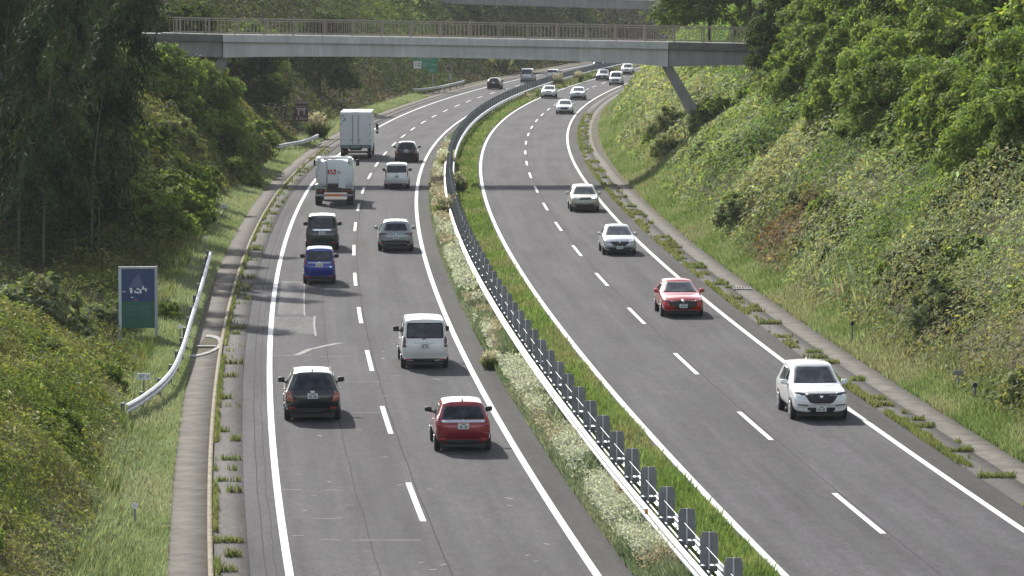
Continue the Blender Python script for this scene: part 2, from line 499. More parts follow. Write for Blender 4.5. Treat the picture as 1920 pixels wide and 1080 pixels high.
strip("road", 'LL', -0.95, 'LR', 0.25, 0.0, M['asphalt_left'])
strip("road", 'RL', -0.30, 'RR', 0.95, 0.0, M['asphalt_right'])
strip("road_shoulder", 'LR', 0.14, 'LR', 0.95, 0.004, M['asphalt_dark'])
strip("road_shoulder", 'RR', 0.14, 'RR', 0.95, 0.004, M['asphalt_dark'])
# gutters: slabs, kerb and side drain
strip("gutter_slabs", 'LL', -1.83, 'LL', -0.95, 0.02, M['concrete_gutter'], thick=0.1)
strip("gutter_kerb", 'LL', -1.96, 'LL', -1.83, 0.10, M['kerb'], thick=0.2)
strip("side_drain", 'LL', -3.0, 'LL', -1.96, 0.03, M['concrete_wall'], thick=0.15)
strip("gutter_slabs", 'RR', 0.95, 'RR', 1.9, 0.02, M['concrete_gutter'], thick=0.1)
strip("side_drain", 'RR', 1.9, 'RR', 2.95, 0.035, M['concrete_wall'], thick=0.15)

# ---- painted lines
def markings():
    for k, e, w in (('LL', 0, 0.2), ('LR', 0, 0.2), ('RL', 0, 0.2), ('RR', 0, 0.2)):
        strip("edge_line", k, e - w / 2, k, e + w / 2, 0.008, M['line'], y0=70, y1=740, step=3)
    for k, ys in (('LD', [67.4, 87.3, 107.2, 127.3, 147.2, 167.2, 187.3, 207.5, 227.2, 246.7, 266.3, 285.9, 303.7, 322.6, 340.9, 358.6, 375.6, 393.2, 410.4, 427.6, 444.9, 460.8, 476.8, 494, 511, 528, 545, 562, 579, 596, 613, 630]),
                  ('RD', [64.5, 84.7, 104.9, 125.6, 146.0, 166.9, 187.2, 207.1, 227.5, 247.4, 267.6, 286.9, 305.8, 324.8, 343.9, 362.3, 379.8, 397.8, 415.2, 432.2, 449, 466, 482, 498, 511, 524, 541, 558, 575, 592, 609, 626])):
        V = []; Fq = []
        for y in ys:
            ln = 8.0 * (1.0 if y < 300 else 0.88)
            n = len(V)
            for t in np.linspace(-0.5, 0.5, 5):
                yy = y + t * ln
                V += [(line(k, yy, -0.08), yy, 0.008), (line(k, yy, 0.08), yy, 0.008)]
            Fq += [(n + 2 * i, n + 2 * i + 1, n + 2 * i + 3, n + 2 * i + 2) for i in range(4)]
        o = link("lane_dashes", np_mesh("lane_dashes", np.array(V), np.array(Fq)), M['line']); tag(o, kind='structure')
markings()

def sheet(name, pts, z, mat, uvscale=1.0):
    P = [at(*p) for p in pts]
    V = np.array([(p.x, p.y, z) for p in P])
    me = np_mesh(name, V, np.array([list(range(len(pts)))]), uv=V[:, :2])
    o = link(name, me, mat); tag(o, kind='structure'); return o
# repair patches in the slow lane, with pale sawn edges
sheet("road_patch", [(513, 626), (590, 626), (588, 594), (514, 594)], 0.004, M['patch'])
sheet("road_patch", [(520, 590), (571, 590), (570, 527), (528, 527)], 0.004, M['patch'])
def scuffs():
    mb = MB()
    def seg(pts, w):
        P = [at(*p) for p in pts]
        for a, b in zip(P, P[1:]):
            d = (b - a).normalized(); n = Vector((-d.y, d.x, 0)) * w / 2
            mb.add([(a - n) + Vector((0, 0, .006)), (a + n) + Vector((0, 0, .006)), (b + n) + Vector((0, 0, .006)), (b - n) + Vector((0, 0, .006))], [(0, 1, 2, 3)])
    seg([(552, 667), (566, 662), (580, 655), (596, 652), (612, 648), (628, 645), (640, 643)], 0.25)
    seg([(590, 593), (589, 610), (592, 630)], 0.08)
    seg([(571, 528), (570, 560), (571, 592)], 0.06)
    seg([(512, 592), (510, 626)], 0.12)
    for y, x0, x1 in ((667, 508, 585), (669, 600, 650), (716, 640, 712), (779, 512, 560), (775, 660, 720), (919, 526, 565), (919, 610, 640), (1005, 548, 570), (1012, 600, 640), (1013, 660, 790), (972, 590, 640)):
        seg([(x0, y), ((x0 + x1) / 2, y + random.uniform(-1, 1)), (x1, y + random.uniform(-1, 1))], 0.09)
    r = random.Random(3)
    for i in range(26):
        y = r.uniform(640, 1070); z = ground_y(y); x = float(line('LD', z, r.uniform(-3.2, 3.0))) / z * F_PX + 960
        l = r.uniform(4, 16)
        seg([(x, y), (x + l, y + r.uniform(-3, 3))], r.uniform(0.05, 0.12))
    o = mb.build("road_scuffs", M['scuff']); tag(o, kind='structure')
scuffs()

# ------------------------------------------------------------------ foliage as clouds of small faces
def leaves_mesh(P, Nn, size, asp, col, name, fold=0.15):
    """one rhombic leaf per point: P (n,3) position, Nn normals, size length, asp width/length"""
    n = len(P)
    Nn = Nn / (np.linalg.norm(Nn, axis=1, keepdims=True) + 1e-9)
    r = RNG.normal(size=(n, 3)); u = np.cross(Nn, r); u /= np.linalg.norm(u, axis=1, keepdims=True) + 1e-9
    v = np.cross(Nn, u)
    s = (np.asarray(size) * np.ones(n))[:, None]; a = (np.asarray(asp) * np.ones(n))[:, None]
    V = np.empty((n, 4, 3), np.float32)
    V[:, 0] = P - u * s * .5; V[:, 1] = P - v * s * a * .5 + Nn * s * fold * .5; V[:, 2] = P + u * s * .5; V[:, 3] = P + v * s * a * .5 + Nn * s * fold * .5
    return np_mesh(name, V.reshape(-1, 3), np.arange(n * 4).reshape(n, 4), col=col)

def blades_mesh(P, h, w, lean, col, name):
    """one narrow upright blade (bent quad strip collapsed to a quad) per point"""
    n = len(P)
    th = RNG.uniform(0, 2 * np.pi, n); a = np.stack([np.cos(th), np.sin(th), np.zeros(n)], -1)
    ph = RNG.uniform(0, 2 * np.pi, n); l = np.stack([np.cos(ph), np.sin(ph), np.zeros(n)], -1) * (lean * RNG.uniform(0.3, 1.2, n) * h)[:, None]
    up = np.array([0, 0, 1.0])
    V = np.empty((n, 4, 3), np.float32)
    w = (np.asarray(w) * np.ones(n))[:, None]; h = np.asarray(h)[:, None]
    V[:, 0] = P - a * w * .5; V[:, 1] = P + a * w * .5
    V[:, 2] = P + up * h * 0.62 + l * 0.45 + a * w * .45; V[:, 3] = P + up * h + l
    return np_mesh(name, V.reshape(-1, 3), np.arange(n * 4).reshape(n, 4), col=col)

def shade(base, n, var=0.25, hue=0.12):
    """per leaf colour: brightness and yellow/green drift"""
    base = np.asarray(base, float)
    if base.ndim == 1: base = np.tile(base, (n, 1))
    b = np.exp(RNG.normal(0, var, n))[:, None]
    h = RNG.normal(0, hue, n)
    c = base * b
    c[:, 0] *= np.exp(h); c[:, 2] *= np.exp(-h * 0.8)
    return np.clip(c, 0.004, 0.8)

def sample_y(n, y0, y1, p=1.6):
    u = RNG.uniform(0, 1, n); e = 1 - p
    return (y0 ** e + u * (y1 ** e - y0 ** e)) ** (1 / e)
def in_frame(P, m=70):
    x, y, d = proj(P)
    return (x > -m) & (x < 1920 + m) & (y > -m) & (y < 1080 + m) & (d > 10)

def cover(name, side, n, d0, d1, y0, y1, canopy, colour, size_px, mat, asp=0.55, p=1.6, depth=0.5, tilt=0.9, keep=None, margin=240):
    """leafy ground cover: leaves on and under a bumpy canopy surface above the slope"""
    Y = sample_y(n, y0, y1, p); d = RNG.uniform(d0, d1, n)
    X = line('LL', Y) - d if side == 'L' else line('RR', Y) + d
    f = lambda x, y: h_any(x, y) + canopy(x, y)[0]
    m, ident = canopy(X, Y)
    e = 0.25
    z0 = h_any(X, Y)
    gx = (f(X + e, Y) - f(X - e, Y)) / (2 * e); gy = (f(X, Y + e) - f(X, Y - e)) / (2 * e)
    Nn = np.stack([-gx, -gy, np.ones(n)], -1); Nn /= np.linalg.norm(Nn, axis=1, keepdims=True)
    t = RNG.uniform(0, 1, n) ** 2 * depth
    Z = z0 + m * (1 - t) + RNG.normal(0, 0.06, n)
    P = np.stack([X, Y, Z], -1)
    ok = in_frame(P, margin) & (m > 0.02)
    if keep is not None: ok &= keep(X, Y, d)
    P = P[ok]; Nn = Nn[ok]
    Nn = Nn + RNG.normal(0, tilt * 0.55, Nn.shape)
    size = size_px * P[:, 1] / F_PX * np.exp(RNG.normal(0, 0.25, len(P)))
    c = colour(P[:, 0], P[:, 1], d[ok], ident[ok], t[ok])
    return link(name, leaves_mesh(P, Nn, size, asp, c, name), mat)

def turf(name, k, n, e0, e1, y0, y1, hgt, width_px, colour, mat, lean=0.35, p=1.6, terrain=False, dens=None, margin=240, zoff=0.0):
    Y = sample_y(n, y0, y1, p); e = RNG.uniform(0, 1, n)
    e0v = e0(Y) if callable(e0) else e0; e1v = e1(Y) if callable(e1) else e1
    e = e0v + (e1v - e0v) * e
    X = line(k, Y, 0) + e
    Z = h_any(X, Y) if terrain else np.zeros(n)
    P = np.stack([X, Y, Z + zoff], -1)
    ok = in_frame(P, margin)
    if dens is not None: ok &= RNG.uniform(0, 1, n) < dens(X, Y, e)
    P = P[ok]; e = e[ok]
    h = hgt(P[:, 0], P[:, 1], e) * np.exp(np.clip(RNG.normal(0, 0.28, len(P)), -.6, .5))
    w = np.maximum(width_px * P[:, 1] / F_PX, 0.012)
    return link(name, blades_mesh(P, h, w, lean, colour(P[:, 0], P[:, 1], e), name), mat)

def mixcol(f, a, b):
    f = np.clip(f, 0, 1)[:, None]
    return np.asarray(a) * (1 - f) + np.asarray(b) * f

# ------------------------------------------------------------------ lettering
def text_mesh(body, size, extrude=0.004):
    c = bpy.data.curves.new("t", 'FONT'); c.body = body; c.size = size; c.extrude = extrude
    c.align_x = 'CENTER'; c.align_y = 'CENTER'
    o = bpy.data.objects.new("t", c); COL.objects.link(o)
    dg = bpy.context.evaluated_depsgraph_get(); dg.update()
    me = bpy.data.meshes.new_from_object(o.evaluated_get(dg)); me.name = "lettering"
    bpy.data.objects.remove(o); bpy.data.curves.remove(c)
    return me
def letter(body, size, mat, parent, loc, name="lettering", rz=0.0, sx=1.0):
    me = text_mesh(body, size); me.materials.clear()
    o = link(name, me, mat, parent)
    o.location = loc; o.rotation_euler = (math.radians(90), 0, rz); o.scale = (sx, 1, 1)
    return o

# ------------------------------------------------------------------ footbridge
def footbridge():
    Y0, Y1 = 282.0, 285.6
    root = empty("footbridge", (at_y(830, 108, Y0).x, Y0, 0))
    tag(root, "grey concrete footbridge with brown railing and slanting legs, crossing right over the motorway", "bridge")
    rx, ry = root.location.x, root.location.y
    def P(px, py):
        p = at_y(px, py, Y0); return (p.x - rx, p.z)
    xs = [418, 480, 540, 620, 700, 780, 860, 940, 1020, 1100, 1180, 1253]
    top = lambda x: np.interp(x, [300, 418, 540, 860, 1180, 1253, 1500], [62, 65, 66.3, 71.5, 77.5, 79, 84])
    cop = lambda x: np.interp(x, [300, 418, 540, 860, 1180, 1253, 1500], [75, 78.5, 80, 85, 90.5, 92.5, 98])
    bot = lambda x: np.interp(x, [418, 480, 540, 700, 860, 1020, 1180, 1253], [108, 106.8, 106.2, 106.4, 108.6, 112.5, 119, 125.5])
    g = MB(); g.prism([P(x, cop(x)) for x in xs] + [P(x, bot(x)) for x in reversed(xs)], 0.12, Y1 - Y0 - 0.12)
    g.build("girder", M['bridge_light'], root)
    c = MB(); c.prism([P(x, top(x)) for x in xs] + [P(x, cop(x) - 0.1) for x in reversed(xs)], -0.12, Y1 - Y0 + 0.12)
    c.build("coping", M['bridge_light'], root)
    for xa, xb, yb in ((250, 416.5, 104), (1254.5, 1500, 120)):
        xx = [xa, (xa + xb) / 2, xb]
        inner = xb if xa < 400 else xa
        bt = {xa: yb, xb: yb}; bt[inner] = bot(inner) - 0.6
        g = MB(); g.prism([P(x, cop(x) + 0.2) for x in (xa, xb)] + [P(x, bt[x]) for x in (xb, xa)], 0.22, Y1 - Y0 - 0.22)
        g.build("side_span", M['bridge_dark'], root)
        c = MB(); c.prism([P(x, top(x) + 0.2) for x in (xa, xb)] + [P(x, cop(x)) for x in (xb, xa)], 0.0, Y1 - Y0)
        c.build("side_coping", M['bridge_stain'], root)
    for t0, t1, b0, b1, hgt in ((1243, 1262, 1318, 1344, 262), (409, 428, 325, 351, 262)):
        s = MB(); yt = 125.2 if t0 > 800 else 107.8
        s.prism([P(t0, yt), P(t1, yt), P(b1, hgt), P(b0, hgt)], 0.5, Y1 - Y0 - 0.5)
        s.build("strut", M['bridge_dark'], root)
    dk = MB(); dk.prism([P(x, top(x) - 0.3) for x in (300, 418, 540, 860, 1180, 1253, 1450)] + [P(x, top(x) + 3) for x in (1450, 1253, 1180, 860, 540, 418, 300)], 0.4, Y1 - Y0 - 0.4)
    dk.build("deck", M['bridge_stain'], root)
    for yy in (0.1, Y1 - Y0 - 0.1):
        r = MB()
        xx = np.arange(318, 1432, 6.9)
        def pt(px, h):
            q = P(px, top(px)); return (q[0], yy, q[1] + h)
        for h, rad in ((1.12, 0.035), (0.98, 0.02), (0.12, 0.025)):
            for a, b in zip(xx[:-1:8], list(xx[8::8]) + [xx[-1]]): r.tube([pt(a, h), pt(b, h)], rad, 6)
        for x in xx: r.tube([pt(x, 0.12), pt(x, 1.0)], 0.017, 5)
        ro = r.build("railing", M['rail_tan'], root)
        for x in np.arange(330, 1432, 55.0):
            q = MB(); a = pt(x, 0.0); q.box((a[0], yy, a[2] + 0.58), (0.085, 0.085, 1.2)); q.build("railing_post", M['rail_tan'], ro)
    return root
footbridge()

def far_bridge():
    Y0 = 610.0
    root = empty("overpass", (at_y(960, 10, Y0).x, Y0, 0))
    tag(root, "second grey concrete overpass far behind the footbridge, at the top edge of the photo", "bridge")
    rx = root.location.x
    def P(px, py):
        p = at_y(px, py, Y0); return (p.x - rx, p.z)
    bt = lambda x: np.interp(x, [600, 780, 900, 1020, 1147, 1400], [2, 4, 9, 12, 16, 22])
    xs = [600, 690, 780, 840, 900, 960, 1020, 1085, 1147, 1260, 1400]
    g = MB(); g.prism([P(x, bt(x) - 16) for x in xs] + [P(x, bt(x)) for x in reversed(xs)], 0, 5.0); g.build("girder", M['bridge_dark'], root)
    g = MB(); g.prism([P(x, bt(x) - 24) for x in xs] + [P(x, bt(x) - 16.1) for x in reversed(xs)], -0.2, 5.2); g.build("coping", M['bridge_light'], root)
    for a, b, c, d in ((829, 846, 803, 789),):
        s = MB(); s.prism([P(a, bt(a) + .2), P(b, bt(b) + .2), P(c + 16, 78), P(d + 10, 78)], 1.2, 3.8); s.build("strut", M['bridge_dark'], root)
    r = MB()
    for x in range(600, 1400, 12): r.tube([(*P(x, bt(x) - 24)[:1], 0.2, P(x, bt(x) - 24)[1]), (P(x, bt(x))[0], 0.2, P(x, bt(x) - 24)[1] + 1.1)], 0.05, 5)
    for a, b in zip(range(600, 1400, 48), range(648, 1448, 48)):
        r.tube([(P(a, 0)[0], 0.2, P(a, bt(a) - 24)[1] + 1.1), (P(b, 0)[0], 0.2, P(b, bt(b) - 24)[1] + 1.1)], 0.05, 5)
    r.build("railing", M['rail_tan'], root)
far_bridge()

# ------------------------------------------------------------------ guard rails
WPROF = [(0.0, .50), (.03, .505), (.085, .55), (.085, .61), (.03, .65), (.03, .67), (.085, .71), (.085, .77), (.03, .815), (0.0, .82),
         (-.012, .82), (.015, .80), (.07, .765), (.07, .715), (.015, .68), (.015, .64), (.07, .605), (.07, .555), (.015, .52), (-.012, .50)]
def sweep_beam(mb, pts, side, prof=WPROF):
    """pts: list of (x, y, z0); side +1: lobes to the right of travel, -1 to the left"""
    n = len(prof); vs = []; fs = []
    for i, p in enumerate(pts):
        a = pts[max(i - 1, 0)]; b = pts[min(i + 1, len(pts) - 1)]
        t = Vector((b[0] - a[0], b[1] - a[1], 0)).normalized(); nr = Vector((t.y, -t.x, 0)) * side
        for (o, z) in prof: vs.append((p[0] + nr.x * o, p[1] + nr.y * o, p[2] + z))
    for i in range(len(pts) - 1):
        for j in range(n):
            k = (j + 1) % n; fs.append((i * n + j, (i + 1) * n + j, (i + 1) * n + k, i * n + k))
    fs.append(tuple(range(n))); m = (len(pts) - 1) * n; fs.append(tuple(m + j for j in range(n - 1, -1, -1)))
    mb.add(vs, fs)

def median_barrier():
    root = empty("median_guardrail", (float(line('LR', 90, 2.2)), 90, 0))
    tag(root, "long double steel guardrail with grey anti glare panels along the grassy median", "guardrail")
    ox, oy = root.location.x, root.location.y
    ys = np.arange(84, 660, 2.0)
    for off, s in ((1.93, -1), (2.47, 1)):
        mb = MB(); sweep_beam(mb, [(float(line('LR', y, off)) - ox, y - oy, 0) for y in ys], s)
        mb.build("rail_beam", M['zinc'], root)
    w = MB(); w.tube([(float(line('LR', y, 2.12)) - ox, y - oy, 1.24) for y in np.arange(84, 650, 4)], 0.010, 5, False); w.build("wire", M['zinc_dark'], root)
    w = MB(); w.tube([(float(line('LR', y, 2.2)) - ox, y - oy, 0.62) for y in np.arange(84, 650, 4)], 0.03, 5, False); w.build("lower_rail", M['zinc_dark'], root)
    py = np.arange(86.2, 650, 4.06)
    rest_post, rest_panel = MB(), MB()
    for i, y in enumerate(py):
        x = float(line('LR', y, 2.2)); a = -heading(y) + random.uniform(-0.09, 0.09)
        def post(mb):
            mb.box((x - ox, y - oy + .25, 0.42), (0.115, 0.115, 1.06), a)
            mb.box((x - ox, y - oy + .25, 0.66), (0.46, 0.09, 0.14), a)
        def panel(mb):
            n = len(mb.v)
            w0, w1 = 0.21, 0.165
            mb.prism([(-w0, 0.80), (w0, 0.80), (w0, 1.42), (w1, 1.55), (-w1, 1.55), (-w0, 1.42)], -0.012, 0.012)
            R = Matrix.Rotation(a, 3, 'Z')
            mb.v[n:] = [tuple(R @ Vector(q) + Vector((x - ox + 0.02, y - oy, 0))) for q in mb.v[n:]]
        if i < 100:
            mb = MB(); post(mb); mb.build("post", M['zinc_dark'], root)
            mb = MB(); panel(mb); p = mb.build("glare_panel", M['glare'], root)
            mb = MB(); mb.tube([(x - ox + 0.02, y - oy - .035, .7), (x - ox + 0.02, y - oy - .035, 1.56)], 0.022, 6); mb.build("panel_pole", M['zinc'], p)
        else:
            post(rest_post); panel(rest_panel)
    tag(rest_post.build("post", M['zinc_dark'], root), kind='stuff'); tag(rest_panel.build("glare_panel", M['glare'], root), kind='stuff')
    mb = MB(); q = at(1212, 962, .82); mb.box((q.x - ox, q.y - oy, 0.86), (0.09, 0.05, 0.14), 0.1); mb.build("reflector", M['amber'], root)
median_barrier()

def side_rail(name, label, pts, spacing, mat):
    """single guard rail through (px, py) points given for its top edge at 0.75 m above the verge"""
    P = [at(px, py, 0.75 + zz) for px, py, zz in pts]
    zs = [zz for *_, zz in pts]
    root = empty(name, (P[0].x, P[0].y, 0)); tag(root, label, "guardrail")
    o = root.location
    fine = []
    for (a, b, z0, z1) in zip(P, P[1:], zs, zs[1:]):
        for t in np.linspace(0, 1, 5)[:-1]: q = a.lerp(b, t); fine.append((q.x - o.x, q.y - o.y, z0 + (z1 - z0) * t))
    fine.append((P[-1].x - o.x, P[-1].y - o.y, zs[-1]))
    for _ in range(3):
        fine = [fine[0]] + [tuple((np.array(fine[i - 1]) + 2 * np.array(fine[i]) + np.array(fine[i + 1])) / 4) for i in range(1, len(fine) - 1)] + [fine[-1]]
    mb = MB(); sweep_beam(mb, fine, 1 if fine[-1][1] > 0 else -1); mb.build("rail_beam", mat, root)
    acc = 0; last = fine[0]
    for q in fine:
        acc += math.hypot(q[0] - last[0], q[1] - last[1]); last = q
        if acc >= spacing or q is fine[0]:
            acc = 0; mb = MB(); mb.tube([(q[0] - .1, q[1], -0.6), (q[0] - .1, q[1], q[2] + .86)], 0.065, 8); mb.build("post", M['zinc_dark'], root)
side_rail("roadside_guardrail", "pale steel guardrail curving round the left verge in front of the blue and green sign",
          [(236, 762, .15), (262, 748, .05), (298, 722, 0), (322, 695, 0), (333, 672, 0), (345, 640, 0), (356, 600, 0), (369, 560, 0), (382, 515, 0), (391, 482, 0), (393.5, 474, 0)], 3.8, M['zinc_side'])
side_rail("roadside_guardrail", "short steel guardrail on the left verge below the brown shrine sign",
          [(518, 273, .1), (540, 269, 0), (560, 266, 0), (580, 260.5, 0), (596, 252.5, 0)], 3.8, M['zinc_side'])
side_rail("roadside_guardrail", "distant steel guardrail on the left verge below the green exit sign",
          [(775, 167.5, 0), (800, 166, 0), (825, 162, 0), (845, 157.5, 0), (870, 151.5, 0)], 3.8, M['zinc_side'])

# ------------------------------------------------------------------ signs and markers
M['sign_blue'] = plain("sign_blue", (0.016, 0.040, 0.13), 0.45, var=0.06)
M['sign_blue_pale'] = plain("sign_pale_blue", (0.08, 0.11, 0.20), 0.5, var=0.06)
M['sign_green_dark'] = plain("sign_dark_green", (0.014, 0.098, 0.064), 0.45, var=0.06)
M['sign_green_pale'] = plain("sign_worn_green_letters", (0.055, 0.135, 0.11), 0.5)
M['sign_green'] = plain("sign_green", (0.01, 0.20, 0.115), 0.45, var=0.06)
M['sign_brown'] = plain("sign_brown", (0.07, 0.024, 0.022), 0.5, var=0.06)
M['sign_white'] = plain("sign_white", (0.72, 0.74, 0.72), 0.5, var=0.05)
M['sign_grey_white'] = plain("sign_soft_white", (0.42, 0.40, 0.38), 0.5, var=0.05)
M['sign_cream'] = plain("sign_cream", (0.6, 0.6, 0.42), 0.5)
M['sign_maroon'] = plain("sign_maroon", (0.07, 0.025, 0.03), 0.5)
M['sign_pinkish'] = plain("sign_faded_rim", (0.30, 0.20, 0.20), 0.5)
M['sign_frame'] = plain("sign_frame_grey", (0.33, 0.34, 0.36), 0.5, 0.2)
M['sign_frame_light'] = plain("sign_frame_pale", (0.42, 0.50, 0.52), 0.5, 0.1)
M['ink'] = plain("sign_black", (0.015, 0.02, 0.02), 0.5)
M['ink_green'] = plain("marker_green_ink", (0.03, 0.16, 0.12), 0.5)
M['pole'] = plain("sign_pole", (0.30, 0.30, 0.31), 0.5, 0.3)
M['pole_green'] = plain("sign_pole_green", (0.10, 0.20, 0.18), 0.5)

def city_sign():
    Y = 155.6; k = Y / F_PX
    c = at_y(259, 559, Y); root = empty("city_sign", (c.x, Y, 0), math.radians(4))
    tag(root, "tall blue and green place name sign in a grey frame on the left verge", "road sign")
    zb = at_y(259, 615, Y).z; zt = at_y(259, 504, Y).z; H = zt - zb; W = 62 * k
    zm = zb + H * 0.445
    mb = MB(); mb.box((0, 0, (zm + zt) / 2), (W, .05, zt - zm - .006)); mb.build("upper_panel", M['sign_blue'], root)
    mb = MB(); mb.box((0, 0, (zm + zb) / 2), (W, .05, zm - zb)); mb.build("lower_panel", M['sign_green_dark'], root)
    f = MB(); f.box((-W / 2 - .06, .0, (zb + zt) / 2 - .25), (.115, .12, H + .62)); f.build("frame_post", M['sign_frame_light'], root)
    f = MB(); f.box((W / 2 + .06, .0, (zb + zt) / 2 - .45), (.115, .12, H + 1.1)); f.build("frame_post", M['sign_frame'], root)
    f = MB(); f.box((0, 0, zt + .045), (W + .236, .122, .085)); f.build("top_rail", M['sign_frame'], root)
    t = MB(); zz = zb + H * .70; t.prism([(-.37, zz - .02), (.25, zz - .02), (.015, zb + H * .925)], -.034, -.026); t.build("emblem", M['sign_blue_pale'], root)
    e = MB()
    for x, z, sx, sz in ((-.27, .625, .09, .2), (-.29, .67, .12, .05), (-.12, .615, .05, .13), (.03, .60, .22, .07), (.0, .66, .11, .09), (.1, .635, .07, .12), (.26, .66, .2, .06), (.2, .68, .07, .13), (.31, .64, .06, .15), (-.56, .615, .14, .03), (-.23, .52, .09, .05), (-.1, .47, .08, .06)):
        e.box((x, -.034, zb + H * z), (sx, .008, sz * .8), 0, 0.0)
    e.build("lettering", M['sign_white'], root)
    e = MB(); e.box((.02, -.034, zb + H * .672), (.1, .008, .05)); e.box((-.1, -.0345, zb + H * .468), (.07, .01, .05)); e.build("emblem_mark", M['reflector'], root)
    letter("笠", .46, M['sign_green_pale'], root, (-.29, -.03, zb + H * .29)); letter("間", .46, M['sign_green_pale'], root, (.28, -.03, zb + H * .29))
city_sign()

def shrine_sign():
    Y = 351.0; k = Y / F_PX
    c = at_y(565, 208, Y); root = empty("shrine_sign", (c.x, Y, 0))
    tag(root, "brown sign with a white torii gate symbol on the left verge", "road sign")
    zb = at_y(565, 228, Y).z; zt = at_y(565, 187.5, Y).z; W = 26 * k; H = zt - zb
    mb = MB(); mb.box((0, 0, (zb + zt) / 2), (W, .05, H), 0, .012); mb.build("panel", M['sign_brown'], root)
    y = -.03
    letter("笠間稲荷", .31, M['sign_grey_white'], root, (0, y, zb + H * .885)); letter("Kasama Inari", .2, M['sign_grey_white'], root, (0, y, zb + H * .70))
    letter("6.5km", .40, M['sign_grey_white'], root, (0, y, zb + H * .145))
    t = MB()
    t.box((0, y, zb + H * .60), (.9, .012, .1)); t.box((0, y, zb + H * .525), (.66, .012, .06))
    for s in (-1, 1): t.box((s * .25, y - .002, zb + H * .44), (.12, .012, H * .3))
    t.build("torii_symbol", M['sign_grey_white'], root)
    for s in (-1, 1):
        p = MB(); g = float(h_any(c.x, Y)) - .2; p.tube([(s * .3, .06, g), (s * .3, .06, zt - .15)], .05, 8); p.build("post", M['pole_green'], root)
shrine_sign()

def exit_sign():
    Y = 499.0; k = Y / F_PX
    c = at_y(811, 120, Y); root = empty("exit_sign", (c.x, Y, 0))
    tag(root, "green motorway exit sign with a white number box on a pole, seen under the footbridge", "road sign")
    def q(px, py): p = at_y(px, py, Y); return p.x - c.x, p.z
    def pan(x0, y0, x1, y1, mat, name):
        a = q(x0, y0); b = q(x1, y1); mb = MB(); mb.box(((a[0] + b[0]) / 2, 0, (a[1] + b[1]) / 2), (b[0] - a[0], .06, a[1] - b[1]), 0, .01); mb.build(name, mat, root); return ((a[0] + b[0]) / 2, (a[1] + b[1]) / 2)
    pan(774, 93, 820.5, 113.5, M['sign_green'], "upper_panel")
    n = pan(775.5, 115, 790, 128.5, M['sign_white'], "number_panel")
    m = pan(790.3, 113.8, 820.5, 128.5, M['sign_green'], "middle_panel")
    l = pan(800, 128.8, 820.5, 137, M['sign_green'], "lower_panel")
    letter("10", .78, M['ink'], root, (n[0], -.035, n[1])); letter("出口 1km", .5, M['sign_grey_white'], root, (m[0], -.035, m[1] - .02), sx=.9)
    letter("出口", .36, M['sign_grey_white'], root, (l[0], -.035, l[1]))
    letter("笠間西", .62, M['sign_grey_white'], root, (-.9, -.035, q(797, 107)[1]))
    p = MB(); p.tube([(.0, .1, -.3), (.0, .1, q(811, 95)[1])], .11, 10); p.build("pole", M['pole'], root)
exit_sign()

def round_sign():
    Y = 514.0
    c = at_y(842, 128, Y); root = empty("round_sign", (c.x, Y, 0))
    tag(root, "round dark red sign with faded rim on a pole beyond the exit sign", "road sign")
    def disc(r, y0, y1, mat, name):
        mb = MB(); mb.prism([(r * math.cos(a), c.z + r * math.sin(a)) for a in np.linspace(0, 2 * math.pi, 28)[:-1]], y0, y1); mb.build(name, mat, root)
    disc(.47, -.02, .02, M['sign_pinkish'], "rim"); disc(.36, -.03, -.019, M['sign_maroon'], "face")
    p = MB(); p.tube([(0, .08, -.3), (0, .08, c.z + .3)], .05, 8); p.build("pole", M['pole'], root)
    b = MB(); z = at_y(845, 144, Y).z; b.box((.2, .02, z), (.3, .12, .7), 0, .02); b.build("plate", M['sign_frame'], root)
round_sign()

def marker(px, py, pw, ph, Y, label, text=None, dark=False):
    k = Y / F_PX; c = at_y(px, py, Y); root = empty("marker_post", (c.x, Y, 0)); tag(root, label, "marker")
    mb = MB(); mb.box((0, 0, c.z), (pw * k, .03, ph * k), 0, .006); mb.build("plate", M['glare'] if dark else M['sign_white'], root)
    if text:
        letter(text[0], ph * k * .86, M['ink_green'], root, (-pw * k * .12, -.018, c.z)); letter(text[1], ph * k * .62, M['ink_green'], root, (pw * k * .29, -.018, c.z - .01))
    g = float(h_any(c.x, Y)); p = MB(); p.tube([(0, .04, min(g, c.z) - .3), (0, .04, c.z)], .03, 8); p.build("post", M['pole'], root)
marker(269.5, 706, 25, 12.5, 131, "white kilometre plate reading 87.8 beside the near end of the curved left guardrail", ("87", ".8"))
marker(420, 386, 12, 6, 234, "small white distance plate on the left verge below the bushes", ("88", ".0"))
marker(1797, 699, 19, 9, 133, "small dark plate on a post among the grass of the right bank", None, True)

def delineator(px, py, z, label, hgt=None, dark=False):
    c = at(px, py, z); g = float(h_any(c.x, c.y)); root = empty("delineator", (c.x, c.y, 0)); tag(root, label, "delineator")
    p = MB(); p.tube([(0, 0, min(g, z) - .3), (0, 0, z + .02)], .03, 8); p.build("post", M['zinc_dark'] if dark else M['pole'], root)
    r = .085; mb = MB(); mb.prism([(r * math.cos(a), z + r * math.sin(a)) for a in np.linspace(0, 2 * math.pi, 17)[:-1]], -.05, -.031)
    mb.build("reflector", M['trim'] if dark else M['sign_white'], root)
delineator(385, 445, .8, "white reflector post at the far end of the curved left guardrail")
delineator(338, 612, .85, "white reflector post behind the middle of the curved left guardrail")
delineator(253, 948, .75, "white reflector post in the grass at the lower left of the photo")
delineator(1828, 722, .9, "thin grey post in the grass of the right bank below the small dark plate", None, True)
delineator(1598, 606, .95, "thin dark post on the right verge beside the bare earth patch", None, True)
delineator(865, 148, .9, "tiny white reflector post at the far end of the distant left guardrail")

